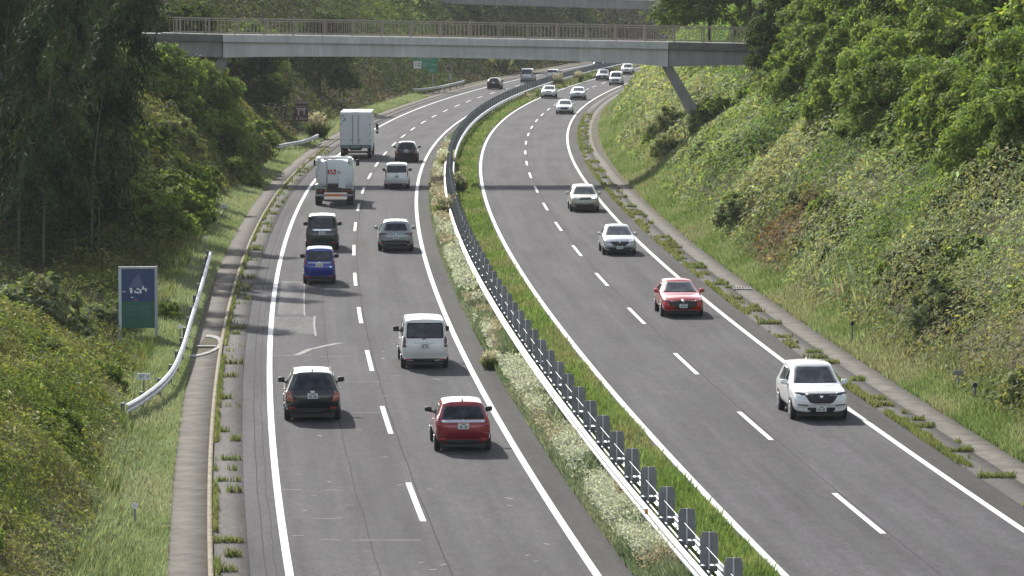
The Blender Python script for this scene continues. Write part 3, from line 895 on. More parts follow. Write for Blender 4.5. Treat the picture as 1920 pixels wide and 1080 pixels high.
M['kerb_pale'] = plain("pale_worn_concrete", (0.30, 0.295, 0.28), 0.9, 0, 0.05, 0.3, 1.5)
def drain_inlet():
    c = at(371, 651); root = empty("drain_inlet", (c.x, c.y, 0)); tag(root, "half round concrete drain inlet with a pale rim in the left side drain", "drain")
    R = MB(); n = 18; vs = []; fs = []
    for i in range(n + 1):
        a = -math.pi / 2 + math.pi * i / n
        for (rx, ry) in ((.92, 4.6), (.76, 3.7)):
            for z in (.036, .075): vs.append((rx * math.cos(a), ry * math.sin(a), z))
    for i in range(n):
        b = i * 4
        for q in ((0, 4, 5, 1), (2, 3, 7, 6), (1, 5, 7, 3)): fs.append(tuple(b + j for j in q))
    R.add(vs, fs); R.build("rim", M['kerb_pale'], root)
    D = MB(); pts = [(.755 * math.cos(a), 3.68 * math.sin(a), .042) for a in np.linspace(-math.pi / 2, math.pi / 2, 19)]
    D.add(pts, [tuple(range(len(pts)))]); D.build("basin", M['soil'], root)
    B = MB(); B.box((.38, -.6, .1), (.74, .35, .04)); B.build("bar", M['kerb_pale'], root)
drain_inlet()
def grate(px, py, label, w=.75):
    c = at(px, py, .06); root = empty("drain_grate", (c.x, c.y, 0)); tag(root, label, "drain grate")
    mb = MB()
    for i in range(7): mb.box((-w / 2 + w * i / 6, 0, .065), (.05, 1.0, .05))
    mb.build("bars", M['kerb_pale'], root)
    f = MB(); f.box((0, -.54, .065), (w + .1, .07, .06)); f.box((0, .54, .065), (w + .1, .07, .06)); f.build("frame", M['kerb_pale'], root)
grate(1391, 541, "pale drain grate in the concrete drain beside the red car")

# ------------------------------------------------------------------ vehicles
class Car:
    """a car in its own space: +y forward, z up, origin on the road under its middle"""
    def __init__(s, name, label, cat, L, W, H, paint_mat, group=None):
        s.root = empty(name); tag(s.root, label, cat, group); s.L, s.W, s.H, s.paint = L, W, H, paint_mat
    def body(s, stations, level=2):
        rings = []
        for st in stations:
            k = []
            for (x, y, z) in st: k.append((x, y, z))
            rings.append(k)
        n = len(rings[0]); vs = []; fs = []
        for r in rings:
            vs += [(x, y, z) for x, y, z in r] + [(-x, y, z) for x, y, z in r[1:-1][::-1]]
        m = 2 * n - 2
        for i in range(len(rings) - 1):
            for j in range(m):
                k = (j + 1) % m; fs.append((i * m + j, i * m + k, (i + 1) * m + k, (i + 1) * m + j))
        for i, rev in ((0, True), (len(rings) - 1, False)):
            b = i * m
            q = [(b, b + 1, b + m - 1)] + [(b + j, b + j + 1, b + m - j - 1, b + m - j) for j in range(1, n - 2)] + [(b + n - 2, b + n - 1, b + n)]
            fs += [tuple(reversed(f)) if not rev else f for f in q]
        me = bpy.data.meshes.new("body"); me.from_pydata(vs, [], fs); me.update()
        o = bpy.data.objects.new("tmp", me); COL.objects.link(o)
        md = o.modifiers.new("s", 'SUBSURF'); md.levels = level; md.render_levels = level
        dg = bpy.context.evaluated_depsgraph_get(); dg.update()
        me2 = bpy.data.meshes.new_from_object(o.evaluated_get(dg)); me2.name = "body"
        bpy.data.objects.remove(o); bpy.data.meshes.remove(me)
        bm = bmesh.new(); bm.from_mesh(me2); bmesh.ops.recalc_face_normals(bm, faces=bm.faces[:]); s.bvh = BVHTree.FromBMesh(bm); bm.to_mesh(me2); bm.free()
        s.obj = link("body", me2, s.paint, s.root, True)
        zb = min(v.co.z for v in me2.vertices)
        mb = MB(); mb.box((0, 0, (.13 + zb + .06) / 2), (s.W * .80, s.L * .88, zb + .06 - .13), 0, .02); mb.build("underbody", M['trim'], s.root)  # black slab added to stop light passing beneath the car
    def cast(s, axis, a, b):
        if axis == 'rear': o, d = Vector((a, -9, b)), Vector((0, 1, 0))
        elif axis == 'front': o, d = Vector((a, 9, b)), Vector((0, -1, 0))
        elif axis == 'left': o, d = Vector((-4, a, b)), Vector((1, 0, 0))
        elif axis == 'right': o, d = Vector((4, a, b)), Vector((-1, 0, 0))
        else: o, d = Vector((a, b, 6)), Vector((0, 0, -1))
        h = s.bvh.ray_cast(o, d)
        if h[0] is None: h = s.bvh.find_nearest(o + d * 7.5)
        return h[0], h[1]
    def decal(s, name, mat, axis, pts, eps=0.006, rnd=0.03, parent=None, sink=0.03, rings=4):
        """a panel (window, lamp, grille) laid on the body along one axis, with its own thickness"""
        P = [Vector(p) for p in pts]; n = len(P); out = []
        for i in range(n):
            a, b, c = P[i - 1], P[i], P[(i + 1) % n]
            r = min(rnd, (a - b).length * .45, (c - b).length * .45)
            p0 = b + (a - b).normalized() * r; p1 = b + (c - b).normalized() * r
            for t in (0, .5, 1): out.append(p0 * (1 - t) ** 2 + b * 2 * t * (1 - t) + p1 * t * t)
        res = []
        for i in range(len(out)):
            a, b = out[i], out[(i + 1) % len(out)]
            k = max(1, int((b - a).length / .12))
            for t in range(k): res.append(a.lerp(b, t / k))
        cen = sum(res, Vector((0, 0))) / len(res); m = len(res)
        vs = []; fs = []
        for r in range(rings + 1):
            f = 1 - r / (rings + 0.0)
            if r == rings:
                h, nn = s.cast(axis, cen.x, cen.y); vs.append(h + nn * eps); break
            for q in res:
                p = cen + (q - cen) * f
                h, nn = s.cast(axis, p.x, p.y); vs.append(h + nn * eps)
        for r in range(rings - 1):
            for j in range(m): k = (j + 1) % m; fs.append((r * m + j, r * m + k, (r + 1) * m + k, (r + 1) * m + j))
        b = (rings - 1) * m
        for j in range(m): fs.append((b + j, b + (j + 1) % m, rings * m))
        base = len(vs)
        for q in res:
            h, nn = s.cast(axis, q.x, q.y); vs.append(h - nn * sink)
        for j in range(m): k = (j + 1) % m; fs.append((j, base + j, base + k, k))
        mb = MB(); mb.add(vs, fs)
        return mb.build(name, mat, parent or s.root, True)
    def sym(s, name, mat, axis, pts, **kw):
        if axis in ('rear', 'front', 'top'):
            s.decal(name, mat, axis, pts, **kw); s.decal(name, mat, axis, [(-x, z) for x, z in reversed(pts)], **kw)
        else:
            s.decal(name, mat, 'left', pts, **kw); s.decal(name, mat, 'right', pts, **kw)
    def wheels(s, yf, yr, r=.33, w=.21, arch=True, mat=None, inset=0.0):
        for y in (yr, yf):
            for sd in (-1, 1):
                if arch:
                    a = [(y + (r + .055) * math.cos(t), r + (r + .055) * math.sin(t)) for t in np.linspace(-.55, math.pi + .55, 13)]
                    s.decal("wheel_arch", M['trim'], 'left' if sd < 0 else 'right', a, eps=.004, rnd=.01, rings=2)
                x1 = sd * (s.W / 2 + .006 - inset)
                mb = MB(); pr = [(-w / 2, r * .55), (-w / 2, r * .93), (-w / 2 + .03, r), (w / 2 - .03, r), (w / 2, r * .93), (w / 2, r * .55)]
                mb.lathe_x(pr, (x1 - sd * w / 2, y, r), 26); t = mb.build("wheel", M['tyre'], s.root, False)
                q = MB(); q.lathe_x([(0, r * .64), (sd * .012, r * .62), (sd * .004, r * .2), (sd * .02, r * .15)], (x1 + sd * .001, y, r), 22)
                q.build("rim", mat or M['rim'], t, False)
    def mirror(s, y, z, mat, size=(.2, .12, .15), reach=.13):
        for sd in (-1, 1):
            h, nn = s.cast('left' if sd < 0 else 'right', y, z - .04)
            x = h.x + sd * (reach)
            mb = MB(); mb.box((x, y, z + .02), size, 0, .045); mb.box((h.x + sd * .04, y + .01, z - .05), (.12, .05, .05))
            mb.build("side_mirror", mat, s.root, True)
    def plate(s, axis, z, y_extra=.012, x=0.0):
        h, nn = s.cast(axis, x, z); sg = -1 if axis == 'rear' else 1
        y = h.y + sg * y_extra
        mb = MB(); mb.box((x, y, z), (.335, .02, .17), 0, .006); p = mb.build("number_plate", M['plate'], s.root)
        t = MB()
        for q, (dx, w) in enumerate(((-.1, .03), (-.055, .035), (.0, .02), (.05, .035), (.1, .035))): t.box((x + dx, y + sg * .011, z - .02), (w, .004, .075 if q != 2 else .02))
        t.box((x, y + sg * .011, z + .055), (.14, .004, .025)); t.build("plate_characters", M['plate_ink'], p)
    def emblem(s, axis, z, w=.11, h=.07, mat=None):
        s.decal("emblem", mat or M['chrome'], axis, [(w / 2 * math.cos(t), z + h / 2 * math.sin(t)) for t in np.linspace(0, 2 * math.pi, 11)[:-1]], eps=.014, rnd=.01, rings=2)
    def place(s, px, py, front=False, dx=0.0):
        """nearest end of the car stands where the photograph shows its tyres meet the road"""
        p = at(px, py); a = heading(p.y)
        fwd = Vector((math.sin(a), math.cos(a), 0))
        c = p + fwd * (s.L / 2 - 0.55)
        if front: s.root.rotation_euler = (0, 0, -a + math.pi)
        else: s.root.rotation_euler = (0, 0, -a)
        s.root.location = (c.x + dx, c.y, 0.008)

def ring(W, zb, belt, zt, wt, yl, yb, yt, wid=1.0, bump_=0.0, hood=False, low=None):
    """half section: bottom, sill, flank, shoulder, waist, pillar, roof edge, roof"""
    w = W / 2 * wid; wt = W / 2 * wt
    yl2 = yl if low is None else low
    if hood:
        return [(0, yl2, zb), (.8 * w, yl2, zb), (.965 * w, yl2, zb + .1), (w, yl + bump_, (zb + belt) * .5 - .03), (w, yl + bump_, belt - .12), (.975 * w, yb, belt - .03),
                (.93 * w, yb, belt + .03), (.84 * w, yt, zt - .015), (.68 * w, yt, zt), (.35 * w, yt, zt + .025), (0, yt, zt + .03)]
    return [(0, yl2, zb), (.8 * w, yl2, zb), (.965 * w, yl2, zb + .1), (w, yl + bump_, (zb + belt) * .5 - .03), (w, yl + bump_, belt - .12), (.985 * w, yb, belt),
            (.935 * w, yb + (yt - yb) * .12, belt + .07), (wt, yb + (yt - yb) * .85, zt - .13), (.93 * wt, yt, zt - .035), (.55 * wt, yt, zt), (0, yt, zt + .012)]

def car_body(c, zb=.24, belt=.95, wt=.76, rear_rake=.45, hood_z=.95, hood_l=1.25, wind_rake=.75, nose_z=.72, tail=None, level=2, rear_w=.96):
    L, W, H = c.L, c.W, c.H
    r, f = -L / 2, L / 2
    S = []
    if tail is None:                                      # hatch, SUV or van: roof runs to the back
        S.append(ring(W, zb + .06, belt, H - .05, wt * .96, r + .03, r + .08, r + rear_rake, rear_w - .02, -.03, low=r + .14))
        S.append(ring(W, zb + .03, belt, H - .03, wt * .985, r + .14, r + .2, r + rear_rake + .12, rear_w + .03, 0))
        S.append(ring(W, zb, belt, H, wt, r + .5, r + .6, r + rear_rake + .4, 1.0))
    else:                                                 # saloon with a boot
        S.append(ring(W, zb + .06, belt - .03, belt + .04, .9, r + .03, r + .06, r + .12, rear_w, -.03, True, low=r + .12))
        S.append(ring(W, zb, belt, belt + .07, .9, r + .2, r + .25, r + .3, 1.0, 0, True))
        S.append(ring(W, zb, belt, belt + .09, .9, r + tail, r + tail, r + tail, 1.0, 0, True))
        S.append(ring(W, zb, belt, H - .02, wt * .97, r + tail + .12, r + tail + .15, r + tail + .75, 1.0))
    yc = f - hood_l                                       # foot of the windscreen
    S.append(ring(W, zb, belt, H + .01, wt * 1.01, -.2, -.2, -.2, 1.0))
    S.append(ring(W, zb, belt, H - .035, wt * .97, yc - .14, yc - .16, yc - wind_rake, 1.0))
    S.append(ring(W, zb, belt, hood_z + .02, wt, yc + .02, yc + .02, yc + .04, 1.0, 0, True))
    S.append(ring(W, zb, belt - .02, hood_z, wt, yc + .12, yc + .12, yc + .14, 1.0, 0, True))
    S.append(ring(W, zb, (belt + nose_z) / 2, (hood_z + nose_z) / 2 + .05, wt, f - .42, f - .42, f - .42, .98, 0, True))
    S.append(ring(W, zb + .02, nose_z, nose_z + .05, wt, f - .1, f - .16, f - .2, .93, .04, True))
    S.append(ring(W, zb + .07, nose_z - .04, nose_z - .03, wt, f - .02, f - .06, f - .08, .82, .02, True, low=f - .08))
    c.body(S, level)

def rear_kit(c, belt, glass_top, glass_w_top, glass_w_bot, plate_z, lamp, lamp_mat, refl_z=.42, glass_bot=None, valance=True, zb=.3, refl_x=None):
    gb = belt + .05 if glass_bot is None else glass_bot
    c.decal("rear_window", M['glass'], 'rear', [(-glass_w_bot, gb), (glass_w_bot, gb), (glass_w_top, glass_top), (-glass_w_top, glass_top)], rnd=.07, rings=6)
    c.sym("tail_lamp", lamp_mat, 'rear', lamp, rnd=.03, eps=.012)
    if plate_z: c.plate('rear', plate_z, .03)
    w = c.W / 2
    if valance: c.decal("rear_valance", M['trim'], 'rear', [(-w * .8, zb - .02), (w * .8, zb - .02), (w * .84, zb + .12), (-w * .84, zb + .12)], rnd=.03, eps=.01)
    if refl_z:
        rx = refl_x or w * .74
        c.sym("bumper_reflector", M['reflector'], 'rear', [(rx - .09, refl_z - .03), (rx + .09, refl_z - .03), (rx + .09, refl_z + .03), (rx - .09, refl_z + .03)], rnd=.015, eps=.012)

def front_kit(c, ws, hood_z, lamp, grille, plate_z, low=None, lampmat=None):
    (wb, zb_), (wt_, zt_) = ws
    c.decal("windscreen", M['glass_front'], 'front', [(-wb, zb_), (wb, zb_), (wt_, zt_), (-wt_, zt_)], rnd=.04, rings=6)
    c.sym("headlamp", lampmat or M['lamp_clear'], 'front', lamp, rnd=.03, eps=.01)
    if grille: c.decal("grille", M['trim'], 'front', grille, rnd=.05, eps=.008)
    if low: c.decal("lower_intake", M['trim'], 'front', low, rnd=.04, eps=.009)
    c.plate('front', plate_z, .03)

def side_glass(c, belt, top, ys, rear_in=.12, front_in=.35):
    """ys: rear bottom, pillar, front bottom"""
    y0, yp, y1 = ys
    c.sym("side_window", M['glass'], 'left', [(y0, belt), (yp - .035, belt), (yp - .035, top), (y0 + rear_in, top)], rnd=.05, rings=3)
    c.sym("side_window", M['glass'], 'left', [(yp + .035, belt), (y1, belt), (y1 - front_in, top), (yp + .035, top)], rnd=.05, rings=3)

def antenna(c, y, mat, fin=True):
    h, n = c.cast('top', 0, y)
    mb = MB()
    if fin: mb.add([(-.025, y - .1, h.z - .01), (.025, y - .1, h.z - .01), (.025, y + .1, h.z - .01), (-.025, y + .1, h.z - .01), (-.008, y - .09, h.z + .07), (.008, y - .09, h.z + .07)],
                   [(0, 1, 2, 3), (0, 4, 5, 1), (2, 5, 4, 3), (0, 3, 4), (1, 5, 2)])
    else: mb.tube([(0, y, h.z - .01), (0, y - .22, h.z + .22)], .008, 6)
    mb.build("roof_antenna", mat, c.root)
def wiper(c, z, half=.3, x0=-.04):
    a, n = c.cast('rear', x0, z); b, n2 = c.cast('rear', x0 + half, z + .03)
    mb = MB(); mb.tube([a + n * .03, b + n2 * .03], .012, 6); mb.box(a + n * .02, (.07, .04, .07)); mb.build("rear_wiper", M['trim'], c.root)

P_ = {}
for nm, col, fl in (("black", (.006, .007, .009), 0), ("white", (.78, .79, .78), 0), ("pearl", (.70, .71, .69), 0), ("red_metal", (.26, .012, .022), .25), ("soul_red", (.42, .012, .016), .3),
                    ("blue", (.012, .035, .26), .15), ("dark_green", (.05, .06, .06), .3), ("sage", (.26, .31, .31), .35), ("silver", (.50, .53, .56), .45), ("champagne", (.40, .39, .31), .4), ("grey", (.2, .21, .23), .3)):
    P_[nm] = paint("paint_" + nm, col, fl)

def suv_rear(px, py, label, pm, W=1.8, H=1.62, L=4.6, level=2, lamps='split', sage=False):
    c = Car("suv", label, "car", L, W, H, pm)
    car_body(c, .27, 1.0, .74, .52, 1.02, 1.3, .8, .8, level=level)
    w = W / 2
    if not sage:
        rear_kit(c, 1.0, H - .17, .52, .70, .86, [(.62, .66), (.86, .72), (.87, 1.02), (.70, 1.0)], M['tail_clear'], .46, zb=.32)
        c.emblem('rear', .985, .16, .07)
    else:
        rear_kit(c, 1.05, H - .16, .50, .62, .76, [(.42, .92), (.86, .86), (.86, 1.0), (.50, .98)], M['tail_dark'], .47, zb=.32)
        c.decal("bumper_trim", M['trim'], 'rear', [(-.72, .50), (.72, .50), (.74, .58), (-.74, .58)], eps=.008)
        c.decal("bumper_strip", M['chrome'], 'rear', [(-.62, .59), (.62, .59), (.62, .63), (-.62, .63)], eps=.014, rnd=.01)
        c.emblem('rear', .93, .12, .08)
    side_glass(c, 1.06, H - .19, (-L / 2 + .75, -.15, L / 2 - 1.6), .2)
    c.sym("door_handle", pm, 'left', [(-.75, .9), (-.55, .9), (-.55, .94), (-.75, .94)], eps=.03, rnd=.01, rings=2)
    c.wheels(L / 2 - .95, -L / 2 + .92, .355, .225)
    c.mirror(L / 2 - 1.62, 1.08, M['trim'] if pm is P_['black'] else pm, (.22, .13, .17))
    antenna(c, -L / 2 + .85, M['trim']); wiper(c, 1.1)
    for sd in (-1, 1):
        h = [c.cast('top', sd * W / 2 * .66, y)[0] for y in np.linspace(-L / 2 + .95, L / 2 - 2.2, 6)]
        mb = MB(); mb.tube([h[0]] + [p + Vector((0, 0, .04)) for p in h[1:-1]] + [h[-1]], .018, 6); mb.build("roof_rail", M['trim'], c.root)
    c.place(px, py); return c

def hatch_rear(px, py, label, pm, W=1.7, H=1.53, L=3.95):
    c = Car("hatchback", label, "car", L, W, H, pm)
    car_body(c, .23, .95, .76, .5, .95, 1.05, 1.0, .74, rear_w=.95)
    rear_kit(c, .95, H - .17, .56, .66, .80, [(.66, .82), (.80, .80), (.80, 1.14), (.71, 1.14)], M['tail'], .40, glass_bot=1.0, zb=.26)
    c.decal("chrome_garnish", M['chrome'], 'rear', [(-.66, .905), (.66, .905), (.66, .975), (-.66, .975)], eps=.02, rnd=.03)
    c.emblem('rear', .955, .12, .1)
    side_glass(c, 1.0, H - .19, (-L / 2 + .7, -.1, L / 2 - 1.15), .25, .55)
    c.sym("door_handle", pm, 'left', [(-.75, .86), (-.57, .86), (-.57, .9), (-.75, .9)], eps=.03, rnd=.01, rings=2)
    c.wheels(L / 2 - .78, -L / 2 + .66, .30, .19)
    c.mirror(L / 2 - 1.35, 1.03, M['trim'], (.22, .12, .15)); antenna(c, -L / 2 + .68, M['trim']); wiper(c, 1.04)
    c.place(px, py); return c

def van_rear(px, py, label, pm, W=1.73, H=1.85, L=4.7, kind='big', level=2, name="minivan"):
    c = Car(name, label, "van" if kind != 'kei' else "car", L, W, H, pm)
    bz = 1.05 if kind == 'big' else 1.0
    car_body(c, .25, bz, .86 if kind != 'kei' else .84, .2, 1.05, .85, .75, .85, level=level, rear_w=.97)
    w = W / 2
    if kind == 'big':
        rear_kit(c, bz, H - .16, w * .76, w * .80, .86, [(w * .80, .82), (w * .95, .82), (w * .93, 1.2), (w * .83, 1.2)], M['tail_dark'], .36, glass_bot=1.13, zb=.27)
        c.decal("tailgate_recess", M['plate'], 'rear', [(-.42, .95), (.42, .95), (.38, .985), (-.38, .985)], eps=.012, rnd=.01)
    elif kind == 'garnish':
        rear_kit(c, bz, H - .16, w * .74, w * .78, .90, [(w * .88, .80), (w * .96, .80), (w * .93, 1.25), (w * .86, 1.25)], M['tail_dark'], .40, glass_bot=1.15, zb=.28)
        c.decal("chrome_garnish", M['chrome'], 'rear', [(-w * .62, 1.02), (w * .62, 1.02), (w * .62, 1.1), (-w * .62, 1.1)], eps=.02, rnd=.02)
    elif kind == 'tall':
        rear_kit(c, bz, H - .17, w * .76, w * .78, .86, [(w * .84, .86), (w * .93, .86), (w * .90, 1.42), (w * .83, 1.30)], M['tail'], .36, glass_bot=1.12, zb=.27)
    else:
        rear_kit(c, bz, H - .17, w * .74, w * .76, .90, [(w * .86, .9), (w * .96, .9), (w * .93, 1.35), (w * .86, 1.35)], M['tail'], .36, glass_bot=1.1, zb=.26)
        c.decal("chrome_garnish", M['chrome'], 'rear', [(-w * .72, .985), (w * .72, .985), (w * .72, 1.02), (-w * .72, 1.02)], eps=.02, rnd=.01)
        c.decal("badge", M['chrome'], 'rear', [(w * .62, .80), (w * .8, .80), (w * .8, .84), (w * .62, .84)], eps=.014, rnd=.01)
    c.emblem('rear', 1.06 if kind != 'kei' else 1.03, .12, .08)
    side_glass(c, bz + .06, H - .2, (-L / 2 + .35, .1, L / 2 - .95), .08, .5)
    c.sym("door_handle", pm, 'left', [(-.3, .95), (-.1, .95), (-.1, .99), (-.3, .99)], eps=.03, rnd=.01, rings=2)
    c.wheels(L / 2 - .75, -L / 2 + .75, .31, .2)
    c.mirror(L / 2 - .95, 1.15, M['trim'], (.22, .12, .2), .14); wiper(c, H - .2 if kind == 'x' else 1.13, .26)
    c.place(px, py); return c

def front_car(px, py, label, pm, style, W=1.78, H=1.5, L=4.5, level=2, name="car", lampmat=None, cat="car"):
    c = Car(name, label, cat, L, W, H, pm); w = W / 2
    if style == 'suv':
        car_body(c, .25, 1.0, .76, .55, 1.05, 1.42, .95, .86, level=level)
        front_kit(c, ((.72, 1.11), (.57, H - .10)), 1.05, [(.50, .83), (.84, .88), (.84, .94), (.50, .895)], [(-.40, .63), (-.28, .58), (.28, .58), (.40, .63), (.54, .86), (.50, .90), (-.50, .90), (-.54, .86)], .40, [(-.42, .26), (.42, .26), (.46, .44), (-.46, .44)], M['glass'])
        c.sym("bumper_strip", M['trim'], 'front', [(.44, .50), (.78, .54), (.78, .57), (.44, .53)], eps=.01, rnd=.01)
        c.decal("grille_trim", M['chrome'], 'front', [(-.30, .56), (.30, .56), (.30, .585), (-.30, .585)], eps=.016, rnd=.008)
        wh = .36; sg = (1.06, H - .18, (-L / 2 + .8, -.3, L / 2 - 1.85), .2, .5); mz = 1.1; my = L / 2 - 1.75
    elif style == 'hatch':
        car_body(c, .2, .9, .72, .7, .92, 1.5, .95, .72, level=level)
        front_kit(c, ((.70, .97), (.54, H - .09)), .92, [(.50, .66), (.82, .70), (.80, .76), (.52, .73)], [(-.40, .36), (.40, .36), (.60, .55), (.58, .72), (-.58, .72), (-.60, .55)], .50, [(-.60, .22), (.60, .22), (.56, .32), (-.56, .32)], M['tail_dark'])
        wh = .33; sg = (.96, H - .17, (-L / 2 + .95, -.25, L / 2 - 2.0), .35, .55); mz = .99; my = L / 2 - 1.9
    elif style == 'sedan':
        car_body(c, .2, .92, .74, .5, .95, 1.3, .95, .74, tail=.85, level=level)
        front_kit(c, ((.69, .99), (.55, H - .09)), .95, [(.46, .64), (.80, .70), (.78, .80), (.50, .74)], [(-.42, .60), (-.28, .50), (.28, .50), (.42, .60), (.50, .72), (-.50, .72)], .42, [(-.72, .24), (.72, .24), (.70, .40), (-.70, .40)])
        wh = .32; sg = (.98, H - .17, (-L / 2 + 1.2, -.15, L / 2 - 1.8), .4, .5); mz = 1.02; my = L / 2 - 1.65
    elif style == 'cross':
        car_body(c, .26, .98, .75, .5, 1.0, 1.25, .9, .82, level=level)
        front_kit(c, ((.69, 1.05), (.56, H - .10)), 1.0, [(.48, .80), (.82, .84), (.80, .93), (.52, .90)], [(-.36, .76), (.36, .76), (.40, .88), (-.40, .88)], .60, [(-.66, .30), (.66, .30), (.60, .46), (-.60, .46)])
        wh = .34; sg = (1.03, H - .18, (-L / 2 + .75, -.2, L / 2 - 1.65), .2, .5); mz = 1.07; my = L / 2 - 1.55
    else:                                                  # one-box van
        car_body(c, .25, 1.02, .86, .2, 1.06, .85, .8, .9, level=level)
        front_kit(c, ((.70, 1.12), (.62, H - .14)), 1.05, [(.52, .78), (.80, .80), (.78, .95), (.55, .92)], [(-.48, .55), (.48, .55), (.50, .82), (-.50, .82)], .48, [(-.6, .28), (.6, .28), (.6, .40), (-.6, .40)])
        wh = .32; sg = (1.1, H - .2, (-L / 2 + .35, 0, L / 2 - 1.0), .1, .45); mz = 1.18; my = L / 2 - 1.0
    c.emblem('front', .80 if style == 'suv' else .70, .13, .1)
    side_glass(c, *sg)
    c.wheels(L / 2 - .9, -L / 2 + .85, wh, .215)
    c.mirror(my, mz, pm, (.22, .13, .16)); antenna(c, -L / 2 + .95, pm)
    c.place(px, py, True); return c

def box_truck(px, py):
    c = Car("box_truck", "tall white box lorry with closed rear doors, ahead of the tanker lorry", "truck", 9.6, 2.5, 3.75, None)
    R = c.root; L = c.L; r = -L / 2
    white = plain("lorry_box_white", (.60, .64, .65), .45, 0, .5, .08, .5)
    roofm = plain("lorry_roof_grey", (.52, .57, .56), .5, .1, .5, .1, .4)
    teal = plain("lorry_sill_teal", (.12, .19, .22), .5, .1, .5, .12, 1)
    mb = MB(); mb.box((0, r + 3.55, 2.38), (2.46, 7.0, 2.62), 0, .02); mb.build("cargo_box", white, R)
    mb = MB(); mb.box((0, r + 3.55, 3.71), (2.42, 6.96, .05), 0, .01); mb.build("box_roof", roofm, R)
    mb = MB(); mb.box((.02, r + 3.55, 3.742), (.34, 6.9, .02)); mb.build("roof_strip", M['sign_white'], R)
    for sd, x in ((-1, -.70), (1, .70)):
        mb = MB(); mb.box((x, r + .035, 2.36), (.98, .04, 2.46), 0, .012); d = mb.build("rear_door", white, R)
        for z in (1.5, 2.0, 2.75, 3.35):
            h = MB(); h.box((x + sd * .44, r + .005, z), (.14, .03, .05)); h.build("hinge", M['zinc_dark'], d)
        h = MB(); h.tube([(x - sd * .46, r + .0, 1.2), (x - sd * .46, r + .0, 3.5)], .022, 6); h.box((x - sd * .38, r - .005, 1.52), (.22, .03, .05)); h.build("lock_bar", M['zinc_dark'], d)
    mb = MB(); mb.box((0, r + .03, 2.36), (.36, .035, 2.46), 0, .01); mb.build("centre_panel", white, R)
    e = MB()
    e.box((-.88, r + .008, 3.24), (.24, .008, .06)); e.box((-.83, r + .008, 3.16), (.08, .008, .1), 0); e.box((-.88, r + .008, 3.08), (.2, .008, .05)); e.box((-.93, r + .008, 3.0), (.12, .008, .06))
    e.build("door_emblem", teal, R)
    e = MB(); e.box((-1.0, r + .006, 3.46), (.22, .008, .05)); e.build("door_label", M['tail_dark'], R)
    mb = MB(); mb.box((0, r + .1, 1.0), (2.44, .16, .26), 0, .01); mb.build("rear_sill", teal, R)
    mb = MB()
    for x in (-.45, .45): mb.box((x, r + .01, .96), (.09, .06, .3))
    mb.build("sill_buffers", M['trim'], R)
    mb = MB(); mb.box((0, r + 3.6, .82), (.86, 6.9, .24)); mb.box((0, r + .3, .55), (2.3, .12, .16)); mb.build("chassis", M['trim'], R)
    for x in (-.32, .0, .32):
        mb = MB(); mb.box((x, r + .2, .74), (.26, .06, .13), 0, .02); mb.build("tail_lamp", M['amber'] if x else M['tail'], R)
    mb = MB(); mb.box((0, r + .2, .6), (1.6, .03, .05)); mb.build("reflector_strip", M['tail_dark'], R)
    for sd in (-1, 1):
        mb = MB(); mb.box((sd * 1.2, r + 3.2, .78), (.05, 2.2, .5), 0, .01); mb.build("side_skirt", M['sign_white'], R)
    cab = Car.__new__(Car); cab.root = R; cab.L = L; cab.W = 2.3; cab.H = 2.7; cab.paint = M['sign_white']
    mb = MB(); mb.box((0, L / 2 - .95, 1.6), (2.3, 1.9, 2.1), 0, .14); mb.build("cab", M['sign_white'], R)
    mb = MB(); mb.box((0, L / 2 - .02, 1.95), (2.0, .06, .8), 0, .02); mb.build("windscreen", M['glass_front'], R)
    for sd in (-1, 1):
        mb = MB(); mb.box((sd * 1.15, L / 2 - .75, 1.95), (.03, .9, .7), 0, .01); mb.build("side_window", M['glass'], R)
        mb = MB(); mb.box((sd * 1.42, L / 2 - .25, 2.2), (.22, .12, .5), 0, .04); mb.box((sd * 1.42, L / 2 - .25, 1.78), (.2, .12, .22), 0, .03); mb.tube([(sd * 1.15, L / 2 - .3, 2.45), (sd * 1.42, L / 2 - .27, 2.46)], .02, 6); mb.build("side_mirror", M['trim'], R)
    for y in (r + 1.3, r + 2.4, L / 2 - 1.1):
        for sd in (-1, 1):
            mb = MB(); mb.lathe_x([(-.14, .28), (-.14, .45), (-.1, .48), (.1, .48), (.14, .45), (.14, .28)], (sd * 1.06, y, .48), 26); t = mb.build("wheel", M['tyre'], R)
            q = MB(); q.lathe_x([(0, .3), (sd * .01, .27), (-sd * .06, .1)], (sd * 1.205, y, .48), 20); q.build("rim", M['rim'], t)
    c.place(px, py)
box_truck(667, 298)

